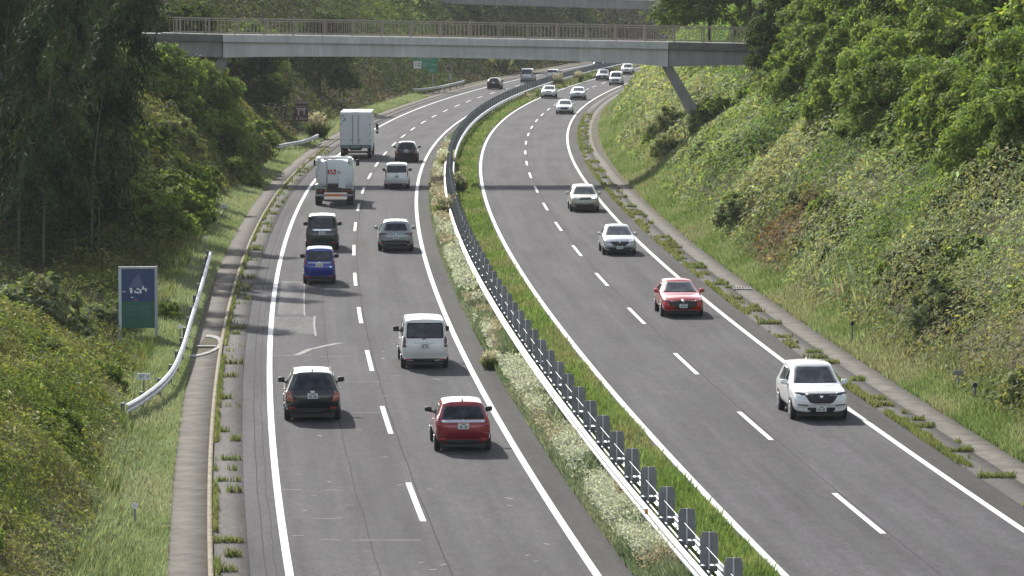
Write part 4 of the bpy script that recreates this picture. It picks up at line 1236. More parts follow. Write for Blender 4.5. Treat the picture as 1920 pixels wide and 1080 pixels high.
def tanker_truck(px, py):
    c = Car("tanker_truck", "white tanker lorry with a red JA mark on its round tank end", "truck", 8.2, 2.48, 3.1, None)
    R = c.root; L = c.L; r = -L / 2
    tank = plain("tank_white", (.70, .73, .75), .38, 0, .5, .06, .4)
    def sect(y, sx, sz, cz=2.0, n=36):
        return [(sx * math.copysign(abs(math.cos(a)) ** .72, math.cos(a)), y, cz + sz * math.copysign(abs(math.sin(a)) ** .72, math.sin(a))) for a in np.linspace(0, 2 * math.pi, n + 1)[:-1]]
    secs = [sect(r + .32, .02, .02), sect(r + .33, .5, .38), sect(r + .37, .95, .68), sect(r + .44, 1.13, .83), sect(r + .56, 1.2, .89), sect(r + 5.6, 1.2, .89), sect(r + 5.7, 1.1, .8), sect(r + 5.75, .02, .02)]
    mb = MB(); n = 36; vs = [p for s_ in secs for p in s_]; fs = []
    for i in range(len(secs) - 1):
        for j in range(n): k = (j + 1) % n; fs.append((i * n + j, i * n + k, (i + 1) * n + k, (i + 1) * n + j))
    mb.add(vs, fs); mb.build("tank", tank, R, True)
    # walkway guard on top: pale hoop over the rear end
    mb = MB()
    for sd in (-1, 1):
        mb.box((sd * .98, r + 1.2, 2.86), (.26, 1.7, .3), 0, .06); mb.box((sd * 1.08, r + .55, 2.7), (.22, .3, .36), 0, .06)
    mb.box((0, r + .62, 2.98), (2.0, .12, .1), 0, .03); mb.box((0, r + 1.95, 2.98), (2.0, .12, .1), 0, .03)
    mb.build("top_guard", M['sign_white'], R)
    mb = MB()
    for x, y in ((-.55, .9), (-.1, 1.1), (.1, 1.6), (-.4, 1.7)): mb.tube([(x, r + y, 2.75), (x, r + y, 2.95)], .16, 14)
    mb.box((0, r + 1.4, 2.83), (1.1, 1.6, .06)); mb.build("hatch", M['rail_tan'], R)
    mb = MB()
    for x in (-.36,): mb.tube([(x - .1, r + .3, 1.0), (x - .1, r + .26, 2.75)], .022, 6)
    mb.build("ladder", M['zinc_dark'], R)
    e = MB(); e.box((-.14, r + .3, 2.12), (.52, .02, .3)); e.build("logo_panel", M['reflector'], R)
    letter("JA", .36, M['sign_white'], R, (-.13, r + .286, 2.12), "logo_lettering", sx=1.15); letter("SS", .22, M['ink'], R, (.30, r + .3, 2.08), "logo_lettering")
    mb = MB(); mb.box((.5, r + .26, 1.42), (.46, .06, .62), 0, .01); mb.build("rear_locker", tank, R)
    mb = MB(); mb.box((-.08, r + .36, 1.2), (.62, .2, .36), 0, .03); mb.box((0, r + 3.0, .95), (.9, 6.0, .24)); mb.build("chassis", M['trim'], R)
    gm = plain("fender_grey", (.34, .38, .36), .5)
    for sd in (-1, 1):
        mb = MB(); mb.box((sd * .95, r + .9, 1.12), (.5, 1.3, .46), 0, .08); mb.build("fender", gm, R)
    mb = MB(); mb.box((0, r + .12, .95), (2.2, .14, .24), 0, .02); mb.build("lamp_beam", plain("rusty_brown", (.06, .035, .02), .7), R)
    for x in (-.45, -.05, .35):
        mb = MB(); mb.box((x, r + .04, .95), (.28, .05, .17), .12, .03); mb.build("tail_lamp", M['amber'], R)
    for sd in (-1, 1):
        mb = MB(); mb.box((sd * .86, r + .04, .93), (.22, .05, .1), 0, .02); mb.build("tail_lamp", M['tail'], R)
    mb = MB(); mb.box((0, r + .04, .66), (2.3, .1, .15), 0, .02); mb.build("bumper", M['sign_frame'], R)
    mb = MB(); mb.box((0, r - .014, .66), (1.0, .012, .14)); mb.build("reflector_strip", plain("orange_reflector", (.7, .17, .02), .4), R)
    mb = MB(); mb.box((0, L / 2 - .85, 1.6), (2.3, 1.7, 2.1), 0, .14); mb.build("cab", M['sign_white'], R)
    mb = MB(); mb.box((0, L / 2 + .0, 1.95), (2.0, .06, .8), 0, .02); mb.build("windscreen", M['glass_front'], R)
    for sd in (-1, 1):
        mb = MB(); mb.box((sd * 1.15, L / 2 - .75, 1.95), (.03, .9, .7), 0, .01); mb.build("side_window", M['glass'], R)
        mb = MB(); mb.box((sd * 1.38, L / 2 - .25, 2.35), (.22, .12, .42), 0, .04); mb.tube([(sd * 1.15, L / 2 - .3, 2.45), (sd * 1.4, L / 2 - .27, 2.46)], .02, 6); mb.build("side_mirror", M['trim'], R)
    for y in (r + .9, r + 2.1, L / 2 - 1.1):
        for sd in (-1, 1):
            mb = MB(); mb.lathe_x([(-.2, .26), (-.2, .42), (-.16, .45), (.16, .45), (.2, .42), (.2, .26)], (sd * 1.0, y, .45), 26); t = mb.build("wheel", M['tyre'], R)
            q = MB(); q.lathe_x([(0, .28), (sd * .01, .25), (-sd * .06, .1)], (sd * 1.205, y, .45), 20); q.build("rim", M['rim'], t)
    c.place(px, py)
tanker_truck(627, 385)

suv_rear(586, 789, "black SUV with a pale number plate, nearest vehicle in the slow left lane", P_['black'])
hatch_rear(867, 845, "dark red hatchback with a chrome strip across its tailgate in the left carriageway's fast lane", P_['red_metal'])
van_rear(796, 690, "large white minivan just ahead of the dark red hatchback", P_['pearl'], 1.73, 1.86, 4.7, 'big')
van_rear(599, 532, "small upright blue car following the dark grey minivan", P_['blue'], 1.5, 1.72, 3.5, 'kei', name="kei_car")
van_rear(604, 468, "dark grey green minivan with a chrome tailgate bar, in front of the blue car", P_['dark_green'], 1.73, 1.86, 4.7, 'garnish')
suv_rear(742, 471, "pale grey green SUV beside the dark minivan in the fast lane", P_['sage'], 1.83, 1.62, 4.45, sage=True)
van_rear(744, 354, "white upright compact van with tall red tail lamps beside the tanker lorry", P_['white'], 1.7, 1.76, 4.25, 'tall', name="compact_van")
suv_rear(762, 304, "black SUV ahead of the white compact van", P_['black'], 1.8, 1.6, 4.5, 1)
suv_rear(926, 167.5, "dark distant car alone in the left lane before the curve", P_['black'], 1.75, 1.5, 4.4, 1)
van_rear(988, 155, "grey distant van on the left carriageway where it bends right", P_['silver'], 1.8, 1.95, 4.7, 'garnish', 1, "delivery_van")
van_rear(1036, 151, "white distant van half hidden behind the median plants", P_['white'], 1.7, 1.6, 4.4, 'big', 1, "delivery_van")
suv_rear(1122, 132, "silver car far off on the left carriageway, only its roof showing", P_['silver'], 1.75, 1.5, 4.4, 1)

front_car(1536, 787, "white SUV with a wide dark grille, nearest oncoming vehicle on the right", P_['white'], 'suv', 1.84, 1.69, 4.55, name="suv")
front_car(1279, 594, "bright red hatchback coming towards the camera", P_['soul_red'], 'hatch', 1.79, 1.44, 4.46, name="hatchback")
front_car(1161, 478, "silver white saloon coming on behind the red hatchback", P_['silver'], 'sedan', 1.72, 1.49, 4.5, name="saloon")
front_car(1096, 397, "champagne coloured crossover coming out of the footbridge shadow", P_['champagne'], 'cross', 1.79, 1.57, 4.45, name="crossover")
front_car(1058, 214, "white saloon first of the distant oncoming group", P_['white'], 'sedan', 1.75, 1.48, 4.5, 1, "saloon")
front_car(1028, 184.5, "white car close to the median in the distant oncoming group", P_['pearl'], 'cross', 1.75, 1.52, 4.3, 1, "crossover")
front_car(1083, 187.5, "silver white hatchback beside the white car near the median, distant oncoming group", P_['silver'], 'cross', 1.75, 1.5, 4.3, 1, "hatchback")
front_car(1129, 151, "dark silver car far up the right carriageway beside the white van", P_['grey'], 'hatch', 1.78, 1.5, 4.4, 1, "hatchback")
front_car(1154, 160, "white van far up the right carriageway in the outer lane", P_['white'], 'van', 1.75, 1.85, 4.6, 1, "delivery_van", cat="van")
front_car(1175, 140, "white car farthest up the right carriageway under the bridge girder", P_['pearl'], 'cross', 1.78, 1.6, 4.4, 1, "crossover")

# ------------------------------------------------------------------ ground cover (stuff)
def wpick(f, cols):
    """piecewise mix through a list of colours, f in 0..1"""
    cols = np.asarray(cols, float); f = np.clip(f, 0, 0.9999) * (len(cols) - 1)
    i = f.astype(int); t = (f - i)[:, None]
    return cols[i] * (1 - t) + cols[i + 1] * t
def stretch(f, a=0.3, b=0.7): return np.clip((f - a) / (b - a), 0, 1)

# --- right bank
def can_right(x, y):
    d = x - line('RR', y)
    a, ia = domes(x, y * .7, 2.3, 31); b, ib = domes(x + 7, y, 0.9, 47)
    q, iq = domes(x + 3, y * .5, 3.4, 39)
    hh = np.interp(d, [3.6, 4.6, 6.0, 9, 12, 15, 40], [0.05, .7, 1.6, 2.1, 2.4, 2.9, 3.6]) * (0.35 + 1.1 * fbm(x * .15, y * .08, 5))
    hh = hh * (1 - .75 * np.exp(-(((y - 279) / 16) ** 2)) * (d < 12) * (d > 3.8))
    return hh * (0.08 + 0.42 * a + .55 * q + 0.3 * b), ia * .6 + iq * .4
def col_right(x, y, d, ident, t):
    f = stretch(fbm(x * .16, y * .07, 71), .32, .68) * .65 + ident * .35
    c = wpick(f, [(.055, .10, .025), (.10, .15, .045), (.155, .20, .08), (.22, .25, .135), (.12, .13, .06)])
    up = stretch(d, 9.5, 13)                               # greener towards the trees
    c = mixcol(up * .85, c, (.085, .15, .035))
    red = np.exp(-(((x - 12.7) / 1.1) ** 2 + ((y - 192) / 7) ** 2)) + .7 * np.exp(-(((x - 14.5) / .8) ** 2 + ((y - 191) / 5) ** 2))
    c = mixcol(np.clip(red * 1.5 * (.4 + fbm(x * .8, y * .4, 8)), 0, .85), c, (.115, .062, .045))
    tan = stretch(fbm(x * .3, y * .15, 90), .55, .7)
    c = mixcol(tan * .3, c, (.23, .20, .13))
    low = stretch(7.8 - d, 0, 3) * stretch(175 - y, 0, 25)      # olive and rust undergrowth at the foot of the near bank
    c = mixcol(low * .75, c, wpick(ident, [(.07, .085, .03), (.13, .115, .055), (.10, .12, .035), (.16, .13, .08)]))
    return shade(c * 1.15, len(x), .28, .12)
tag(cover("bank_scrub", 'R', 460000, 4.0, 40, 112, 330, can_right, col_right, 9.5, M['leaf'], .42, 1.7, .9, tilt=.8), kind='stuff')
tag(cover("bank_scrub", 'R', 150000, 3.6, 36, 325, 640, can_right, col_right, 7.0, M['leaf'], .5, 1.3, .8), kind='stuff')
def grass_col(a, b, c3=None, seed=3):
    def f(x, y, e):
        k = stretch(fbm(x * .5, y * .2, seed), .3, .7)
        c = wpick(k, [a, b] if c3 is None else [a, b, c3]); return shade(c, len(x), .2, .1)
    return f
tag(turf("verge_grass", 'RR', 160000, 2.85, lambda Y: 4.6 + 1.4 * fbm(Y * .1, Y * 0, 4), 108, 470, lambda x, y, e: .2 + .3 * np.clip((e - 2.9) / 2.5, 0, 1), 1.8,
         grass_col((.13, .175, .065), (.18, .22, .10), (.22, .22, .13)), M['grass'], terrain=True), kind='stuff')
tag(turf("tall_grass", 'RR', 50000, 4.6, 10.0, 108, 420, lambda x, y, e: .5 + .6 * fbm(x * .4, y * .2, 6), 1.8,
         grass_col((.11, .155, .055), (.18, .215, .10), (.23, .225, .15), 13), M['grass'], terrain=True, dens=lambda x, y, e: stretch(fbm(x * .22, y * .1, 77), .56, .66)), kind='stuff')

# --- left side
def can_spur(x, y):
    a, ia = domes(x, y * .6, 2.2, 61); b, ib = domes(x + 3, y, .6, 67)
    d = line('LL', y) - x
    hh = np.interp(d, [3.2, 4.6, 6, 9], [.05, .3, 1.1, 1.4]) * (.4 + 1.0 * fbm(x * .25, y * .12, 15))
    return hh * (.25 + .65 * a + .3 * b), ia
def col_spur(x, y, d, ident, t):
    f = stretch(fbm(x * .3, y * .14, 19), .3, .7) * .7 + ident * .3
    c = wpick(f, [(.10, .14, .035), (.15, .19, .05), (.19, .225, .07), (.20, .205, .09), (.13, .15, .05)])
    c = mixcol(stretch(6.2 - d, 0, 1.6) * stretch(fbm(x * .7, y * .3, 37), .45, .6) * .8, c, (.27, .29, .21))
    w = (RNG.uniform(0, 1, len(x)) < .06 * stretch(fbm(x * .9, y * .5, 33), .45, .65))[:, None]
    return np.where(w, np.array([.45, .43, .36]), shade(c, len(x), .28, .12))
tag(cover("slope_herbs", 'L', 330000, 3.9, 24, 76, 142, can_spur, col_spur, 9.0, M['leaf'], .38, 1.5, .7), kind='stuff')
tag(cover("recess_herbs", 'L', 70000, 5.2, 30, 136, 225, can_spur, lambda x, y, d, i, t: shade(wpick(stretch(fbm(x * .3, y * .14, 19)), [(.045, .07, .022), (.08, .105, .035), (.12, .13, .05)]), len(x), .25, .12), 7.0, M['leaf'], .4, 1.5, .8), kind='stuff')  # leaf colours darkened to imitate the shade in the recess
tag(turf("verge_grass", 'LL', 300000, lambda Y: np.interp(Y, [60, 126, 140, 200, 700], [-5.2, -5.0, -5.8, -5.6, -5.0]), -2.95, 76, 480, lambda x, y, e: (.14 + .2 * np.clip((-e - 3) / 1.6, 0, 1)) * np.interp(y, [138, 146, 156, 164], [1, .6, .6, 1]), 1.4,
         grass_col((.17, .205, .105), (.21, .24, .14), (.24, .255, .165), 23), M['grass'], terrain=True), kind='stuff')
tag(turf("spur_grass", 'LL', 60000, -11, -4.4, 76, 215, lambda x, y, e: .3 + .35 * fbm(x * .4, y * .2, 26), 1.7,
         grass_col((.09, .12, .03), (.14, .16, .06), (.17, .14, .07), 27), M['grass'], terrain=True, dens=lambda x, y, e: stretch(fbm(x * .3, y * .14, 78), .4, .6)), kind='stuff')
def can_bush(x, y):
    d = line('LL', y) - x
    a, ia = domes(x, y, 3.6, 81); b, ib = domes(x + 5, y, 1.3, 87)
    hh = np.interp(d, [4.2, 6.0, 8, 14, 20], [.05, 1.0, 2.0, 2.6, 3.2]) * np.interp(y, [205, 222, 245, 262, 285, 310, 340], [.2, 1, 1, 1.5, 1.4, 1, .8])
    return hh * (.25 + .6 * a + .25 * b), ia
def col_bush(x, y, d, ident, t):
    f = ident * .6 + stretch(fbm(x * .2, y * .1, 91)) * .4
    c = wpick(f, [(.055, .085, .022), (.10, .125, .04), (.14, .15, .06), (.09, .10, .035)])
    return shade(c, len(x), .28, .12)
tag(cover("bank_bushes", 'L', 220000, 4.6, 26, 205, 345, can_bush, col_bush, 7.5, M['leaf'], .5, 1.4, .9), kind='stuff')
def can_grove(x, y):
    a, ia = domes(x, y, 3.0, 181); d = line('LL', y) - x
    return np.interp(d, [8.3, 9.6, 11, 14, 34], [.4, 1.6, 2.8, 4.4, 6.0]) * (.3 + .7 * a), ia
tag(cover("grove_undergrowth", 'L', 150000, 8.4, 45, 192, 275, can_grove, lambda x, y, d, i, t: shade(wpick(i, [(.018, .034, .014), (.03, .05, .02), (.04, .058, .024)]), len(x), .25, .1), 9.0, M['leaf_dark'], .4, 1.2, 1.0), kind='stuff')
def can_far(x, y):
    a, ia = domes(x, y, 5.0, 101); b, ib = domes(x + 5, y, 2.0, 107)
    d = line('LL', y) - x
    hh = np.where(y > 800, 4.0, 1.3 *  np.interp(d, [4.5, 7, 10, 16, 24], [.1, .8, 1.6, 3.2, 4.5]))
    return hh * (.12 + .68 * a + .3 * b), ia
def col_far(x, y, d, ident, t):
    f = ident * .7 + stretch(fbm(x * .12, y * .05, 121)) * .3
    c = wpick(f, [(.04, .06, .02), (.07, .09, .03), (.10, .12, .045), (.06, .075, .03)])
    br = stretch(fbm(x * .2, y * .06, 131), .52, .66) * stretch(11 - d, 0, 5)
    c = mixcol(br * .8, c, (.16, .12, .09))
    c = mixcol(np.exp(-(((x + .0242 * y + 3.3) / 6) ** 2)) * (y > 520) * (y < 700), c, (.13, .18, .05))   # sunlight on one thicket, painted into its leaf colour
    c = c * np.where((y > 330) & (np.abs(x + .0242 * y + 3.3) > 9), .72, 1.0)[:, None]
    return shade(c, len(x), .26, .12)
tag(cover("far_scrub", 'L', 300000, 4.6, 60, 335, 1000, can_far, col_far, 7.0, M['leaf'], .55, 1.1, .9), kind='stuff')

tag(cover("far_scrub", 'R', 120000, 6, 60, 600, 1000, can_far, lambda x, y, d, i, t: shade(wpick(i, [(.04, .06, .02), (.07, .09, .03), (.10, .12, .045)]), len(x), .26, .12), 7.0, M['leaf'], .55, 1.1, .9), kind='stuff')
tag(cover("far_scrub", 'L', 90000, -90, 40, 795, 1000, can_far, lambda x, y, d, i, t: shade(wpick(i, [(.04, .06, .02), (.07, .09, .03), (.10, .12, .045)]), len(x), .26, .12), 7.0, M['leaf'], .55, 1.1, .9), kind='stuff')
# --- median
def can_med(e): return e
med_dens = lambda x, y, e: .35 + .65 * stretch(fbm(x * .6, y * .25, 141), .3, .55)
tag(turf("median_grass", 'LR', 160000, .86, 1.95, 80, 420, lambda x, y, e: (.16 + .34 * fbm(x * .7, y * .3, 144)) * (.55 + .45 * np.clip((e - .86) / .5, 0, 1)), 1.6,
         grass_col((.15, .195, .115), (.21, .25, .165), (.26, .28, .20), 147), M['grass'], lean=.5, dens=med_dens), kind='stuff')
tag(turf("median_grass", 'RL', 90000, -2.05, -.25, 80, 560, lambda x, y, e: (.09 + .22 * fbm(x * .7, y * .3, 150)) * (1.0 + .3 * (np.asarray(y) > 430)), 2.4,
         grass_col((.155, .225, .065), (.20, .27, .09), (.25, .26, .125), 151), M['grass']), kind='stuff')
def flower_heads(n):
    Y = sample_y(n, 82, 340, 1.6); e = RNG.uniform(.95, 1.98, n); X = line('LR', Y) + e
    k = stretch(fbm(X * .6, Y * .22, 163), .38, .6)
    ok = RNG.uniform(0, 1, n) < k * (.35 + .65 * np.clip((e - .9) / .6, 0, 1))
    P = np.stack([X, Y, .22 + .42 * fbm(X * .7, Y * .3, 144) + RNG.normal(0, .09, n)], -1)[ok]
    m = len(P); c = np.where((fbm(P[:, 0] * .5, P[:, 1] * .1, 164) > .56)[:, None], np.array([.42, .36, .27]), np.array([.52, .53, .44]))
    return link("flower_heads", leaves_mesh(P, RNG.normal(size=(m, 3)) + np.array([0, -.3, .8]), 4.6 * P[:, 1] / F_PX * np.exp(RNG.normal(0, .3, m)), .6, shade(c, m, .15, .04), "flower_heads"), M['grass'])
tag(flower_heads(120000), kind='stuff')
tag(turf("median_plants", 'RL', 14000, -1.9, -.5, 470, 640, lambda x, y, e: .22 + .45 * fbm(x * .3, y * .1, 165), 2.2,
         grass_col((.09, .13, .035), (.17, .19, .08), (.36, .33, .24), 167), M['grass'], lean=.5), kind='stuff')
# --- weeds in the joints of the gutters
def joint(y, step=2.45): return np.abs(((y / step) % 1.0) - .5) * step
tag(turf("gutter_weeds", 'LL', 60000, -1.8, -1.0, 80, 330, lambda x, y, e: .10 + .12 * fbm(x * 2, y, 170), 2.3, grass_col((.17, .20, .07), (.22, .23, .10)), M['grass'],
         dens=lambda x, y, e: ((joint(y) < .14) * stretch(fbm(x * 1.3, y * .9, 171), .54, .64) + (e < -1.68) * stretch(fbm(y * .4, x, 173), .4, .5)).clip(0, 1), zoff=.02), kind='stuff')
tag(turf("gutter_weeds", 'RR', 90000, .9, 1.95, 100, 420, lambda x, y, e: .08 + .12 * fbm(x * 2, y, 175), 2.3, grass_col((.15, .175, .065), (.19, .195, .09)), M['grass'],
         dens=lambda x, y, e: ((joint(y, 2.1) < .16 + .25 * fbm(x, y * .5, 179)) * stretch(fbm(x * 1.2, y * .5, 176), .52, .62) + (e < 1.02 + .3 * fbm(y * .5, x, 180)) * stretch(fbm(y * .3, x, 178), .42, .54)).clip(0, 1), zoff=.02), kind='stuff')

# ------------------------------------------------------------------ trees, bushes and bamboo
def tree_meshes(name, H, R, lobes, nleaf, leaf, base_cols, seed, trunk_r=.16, droop=0.0, trunk_h=.35, deep=.72):
    """tapered trunk with limbs to every lobe of the crown, and the crown as leaves spread through the lobes' shells"""
    g = np.random.default_rng(seed)
    cs = []
    for i in range(lobes):
        a = 2.4 * i + g.uniform(-.4, .4); rr = R * (.25 + .55 * math.sqrt((i + .5) / lobes)); z = H * (1.0 - deep * (i + .5) / lobes) - R * .25 + g.uniform(-.3, .3)
        cs.append((rr * math.cos(a), rr * math.sin(a), z, R * g.uniform(.34, .52)))
    mb = MB()
    tip = Vector((g.uniform(-.2, .2), g.uniform(-.2, .2), H * .8))
    sp = [Vector((0, 0, -.6)), Vector((g.uniform(-.1, .1), g.uniform(-.1, .1), H * trunk_h)), tip]
    mb.tube([sp[0], sp[0].lerp(sp[1], .5), sp[1], sp[1].lerp(sp[2], .5), sp[2]], [trunk_r * 1.25, trunk_r, trunk_r * .8, trunk_r * .5, trunk_r * .2], 8)
    for c in cs:
        t = g.uniform(.2, .8); s0 = sp[1].lerp(sp[2], t * .6); c_ = Vector(c[:3]); m = s0.lerp(c_, .5) + Vector((0, 0, -.15))
        mb.tube([s0, m, c_], [trunk_r * .42, trunk_r * .28, trunk_r * .1], 6)
    Ps, Ns, Cs = [], [], []
    tot = sum(c[3] ** 2 for c in cs)
    for c in cs:
        n = int(nleaf * c[3] ** 2 / tot)
        k = max(6, n // 26)                               # twig clusters on the lobe's shell
        dirs = g.normal(size=(k, 3)); dirs[:, 2] = np.abs(dirs[:, 2]) * 1.0 - .35; dirs /= np.linalg.norm(dirs, axis=1, keepdims=True)
        rad = c[3] * g.uniform(.72, 1.18, k)
        cc = np.array(c[:3]) + dirs * rad[:, None] * np.array([1, 1, .8])
        w = g.integers(0, k, n)
        p = cc[w] + g.normal(size=(n, 3)) * c[3] * .15
        p[:, 2] -= droop * g.uniform(0, 1, n)
        Ps.append(p); Ns.append(dirs[w] + g.normal(size=(n, 3)) * .5 + np.array([0, 0, .35]))
        cl = g.uniform(0, 1, k)[w] * .6 + g.uniform(0, 1) * .4
        Cs.append(wpick(cl, base_cols))
    P = np.concatenate(Ps); Nn = np.concatenate(Ns); c = shade(np.concatenate(Cs), len(P), .22, .1)
    s = leaf * np.exp(g.normal(0, .25, len(P)))
    crown = leaves_mesh(P, Nn, s, .55, c, name + "_crown")
    me = bpy.data.meshes.new(name + "_trunk"); me.from_pydata(mb.v, [], mb.f); me.update(); me.materials.append(M['bark'])
    crown.materials.append(M['leaf'])
    return me, crown
GREEN = [(.08, .13, .03), (.125, .19, .04), (.18, .245, .065), (.15, .205, .05)]
LIGHT = [(.10, .16, .035), (.16, .23, .05), (.22, .28, .07), (.15, .20, .045)]
DARK = [(.03, .05, .015), (.05, .075, .022), (.075, .10, .03), (.045, .06, .02)]
GREY = [(.09, .12, .045), (.14, .17, .08), (.20, .22, .13), (.13, .15, .07)]
VAR = {}
for i in range(3): VAR['broad%d' % i] = tree_meshes("broad", 6.5 + i * .6, 2.7, 11, 13000, .28, GREEN, 40 + i)
VAR['light0'] = tree_meshes("light", 6.0, 2.6, 10, 10000, .36, LIGHT, 50); VAR['light1'] = tree_meshes("light", 5.0, 2.2, 8, 9000, .3, LIGHT, 51)
VAR['dark0'] = tree_meshes("dark", 8.5, 3.0, 12, 14000, .3, DARK, 52); VAR['dark1'] = tree_meshes("dark", 7.0, 2.8, 10, 12000, .28, DARK, 53)
VAR['tall0'] = tree_meshes('tall', 10.5, 3.6, 12, 14000, .3, GREEN, 58, .16, 0, .5, .42); VAR['tall1'] = tree_meshes('tall', 11.0, 3.4, 12, 14000, .3, GREEN, 59, .16, 0, .5, .45)
VAR['bush0'] = tree_meshes("bush", 2.6, 1.7, 9, 6500, .24, GREY, 54, .06, 0, .2); VAR['bush1'] = tree_meshes("bush", 2.2, 1.5, 8, 5200, .22, GREEN, 55, .06, 0, .2)
VAR['bush3'] = tree_meshes('bush', 2.2, 1.8, 10, 7000, .22, [(.10, .13, .045), (.15, .18, .07), (.20, .22, .10), (.14, .15, .06)], 57, .06, 0, .2)
VAR['bush2'] = tree_meshes("bush", 2.0, 1.4, 8, 5200, .22, LIGHT, 56, .06, 0, .2)

def plant(name, var, x, y, scale, label, cat="tree", group=None, z=None, rz=None, lean=(0, 0)):
    tm, cm = VAR[var]
    root = empty(name, (x, y, float(h_any(x, y)) - .15 if z is None else z), random.uniform(0, 6.28) if rz is None else rz)
    root.rotation_euler = (lean[0], lean[1], root.rotation_euler[2]); root.scale = (scale,) * 3
    tag(root, label, cat, group)
    t = bpy.data.objects.new("trunk", tm); COL.objects.link(t); t.parent = root
    c = bpy.data.objects.new("crown", cm); COL.objects.link(c); c.parent = root
    return root
def plant_px(name, var, px, py, Y, scale, label, cat="tree", group=None, **kw):
    """plant whose foot stands at distance Y below photograph column px; py is where its top shows"""
    x = (px - 960) / F_PX * Y
    H = {'broad0': 6.5, 'broad1': 7.1, 'broad2': 7.7, 'light0': 6.0, 'light1': 5.0, 'dark0': 8.5, 'dark1': 7.0, 'bush0': 2.6, 'bush1': 2.2, 'bush2': 2.0, 'bush3': 2.2, 'tall0': 10.5, 'tall1': 11.0}[var]
    return plant(name, var, x, Y, scale, label, cat, group, **kw)

# right bank: trees above the scrub
R_ = "leafy trees crowding the upper right bank"
front = [
    (1478, 270, 'dark0', .85, "dark leafy tree against the right end of the footbridge railing"),
    (1330, 330, 'tall0', 1.05, "tall tree behind the footbridge railing above the slanting right leg"),
    (1405, 322, 'tall1', 1.0, "green tree rising just behind the right end of the footbridge"),
    (1520, 262, 'broad0', .85, "rounded green tree next to the dark one at the footbridge's right end"),
    (1490, 246, 'broad1', .72, "dense green bush tree lowest on the bank right of the slanting bridge leg"),
    (1560, 240, 'light0', .8, "bright green tree in the middle of the right bank's lowest tree row"),
    (1625, 226, 'broad2', .75, "green tree with a shadowed foot at the lower edge of the right bank trees"),
    (1690, 214, 'broad0', .72, "low spreading green tree just above the pale scrub of the right bank"),
    (1760, 206, 'dark1', .62, "dark green low tree with a deep shadow beneath it on the right bank"),
    (1815, 200, 'broad1', .62, "green tree lowest in the row near the right edge of the photo"),
    (1905, 184, 'light0', .9, "large leaved bright yellow green tree at the right edge of the photo"),
]
for px, Y, v, s, lab in front: plant_px("broadleaf_tree", v, px, 0, Y, s, lab, group=R_)
r_ = random.Random(11)
for i in range(64):
    Y = r_.uniform(170, 300); d = r_.uniform(14.6, 32.0)
    if Y > 262: d += 2
    x = float(line('RR', Y)) + d
    if x / Y * F_PX + 960 > 2050: continue
    plant("broadleaf_tree", r_.choice(['broad0', 'broad1', 'broad2', 'light0', 'light1', 'dark1']), x, Y, r_.uniform(.7, 1.05),
          "leafy green tree packed among others on the upper right bank", group=R_)
for i in range(26):
    Y = r_.uniform(305, 480); d = r_.uniform(15.5, 36)
    x = float(line('RR', Y)) + d
    if x / Y * F_PX + 960 > 1700: continue
    plant("broadleaf_tree", r_.choice(['broad0', 'broad1', 'dark0', 'dark1', 'light1']), x, Y, r_.uniform(.9, 1.3),
          "tree of the wood on the right bank beyond the footbridge", group="trees beyond the footbridge on the right")
for i in range(34):
    Y = 158 + i * 2.95 + r_.uniform(-1.5, 1.5); d = r_.uniform(10.6, 14.5)
    plant("broadleaf_tree", r_.choice(['broad0', 'broad1', 'light0', 'light1']), float(line('RR', Y)) + d, Y, r_.uniform(.5, .82),
          "low green tree along the ragged lower edge of the right bank's tree mass", group=R_)
# bushes on the right bank
for px, Y, v, s, lab in [(1335, 276, 'bush1', 1.0, "dark green bush at the foot of the slanting right bridge leg"), (1265, 292, 'bush0', .9, "dull green bush on the slope left of the slanting bridge leg's foot"),
                         (1560, 188, 'bush1', .85, "round green bush on the right bank above the reddish dead patch"), (1790, 146, 'bush0', .8, "grey green bush above the bare earth on the right bank"),
                         (1690, 160, 'bush2', .7, "light green bush halfway up the right bank, right of the dead patch"), (1440, 236, 'bush2', .9, "light green bush under the lowest trees right of the bridge leg")]:
    plant_px("bush", v, px, 0, Y, s, lab, "bush", "bushes on the right bank")
for i in range(34):
    Y = 126 + i * 5.4 + r_.uniform(-2.5, 2.5); d = r_.uniform(5.2, 12.0)
    plant("bush", r_.choice(['bush0', 'bush1', 'bush2', 'bush3']), float(line('RR', Y)) + d, Y, r_.uniform(.5, .95),
          "low bush merging into the scrub of the right bank", "bush", "bushes on the right bank", z=float(h_any(float(line('RR', Y)) + d, Y)) - r_.uniform(.2, .7))
for i in range(25):
    Y = 212 + i * 4.1 + r_.uniform(-2, 2); d = r_.uniform(5.6, 12.5)
    plant("bush", r_.choice(['bush0', 'bush1', 'bush2', 'bush3']), float(line('LL', Y)) - d, Y, r_.uniform(.8, 1.5),
          "rounded olive bush massed between the bamboo grove and the shrine sign", "bush", "bushes massed on the left bank")
for i in range(20):
    Y = 84 + i * 2.45 + r_.uniform(-1, 1); d = r_.uniform(5.4, 11.5)
    plant("bush", r_.choice(['bush1', 'bush2', 'bush3']), float(line('LL', Y)) - d, Y, r_.uniform(.35, .62),
          "low leafy weed mound on the near left slope", "bush", "weed mounds on the near left slope", z=float(h_any(float(line('LL', Y)) - d, Y)) - r_.uniform(0, .25))
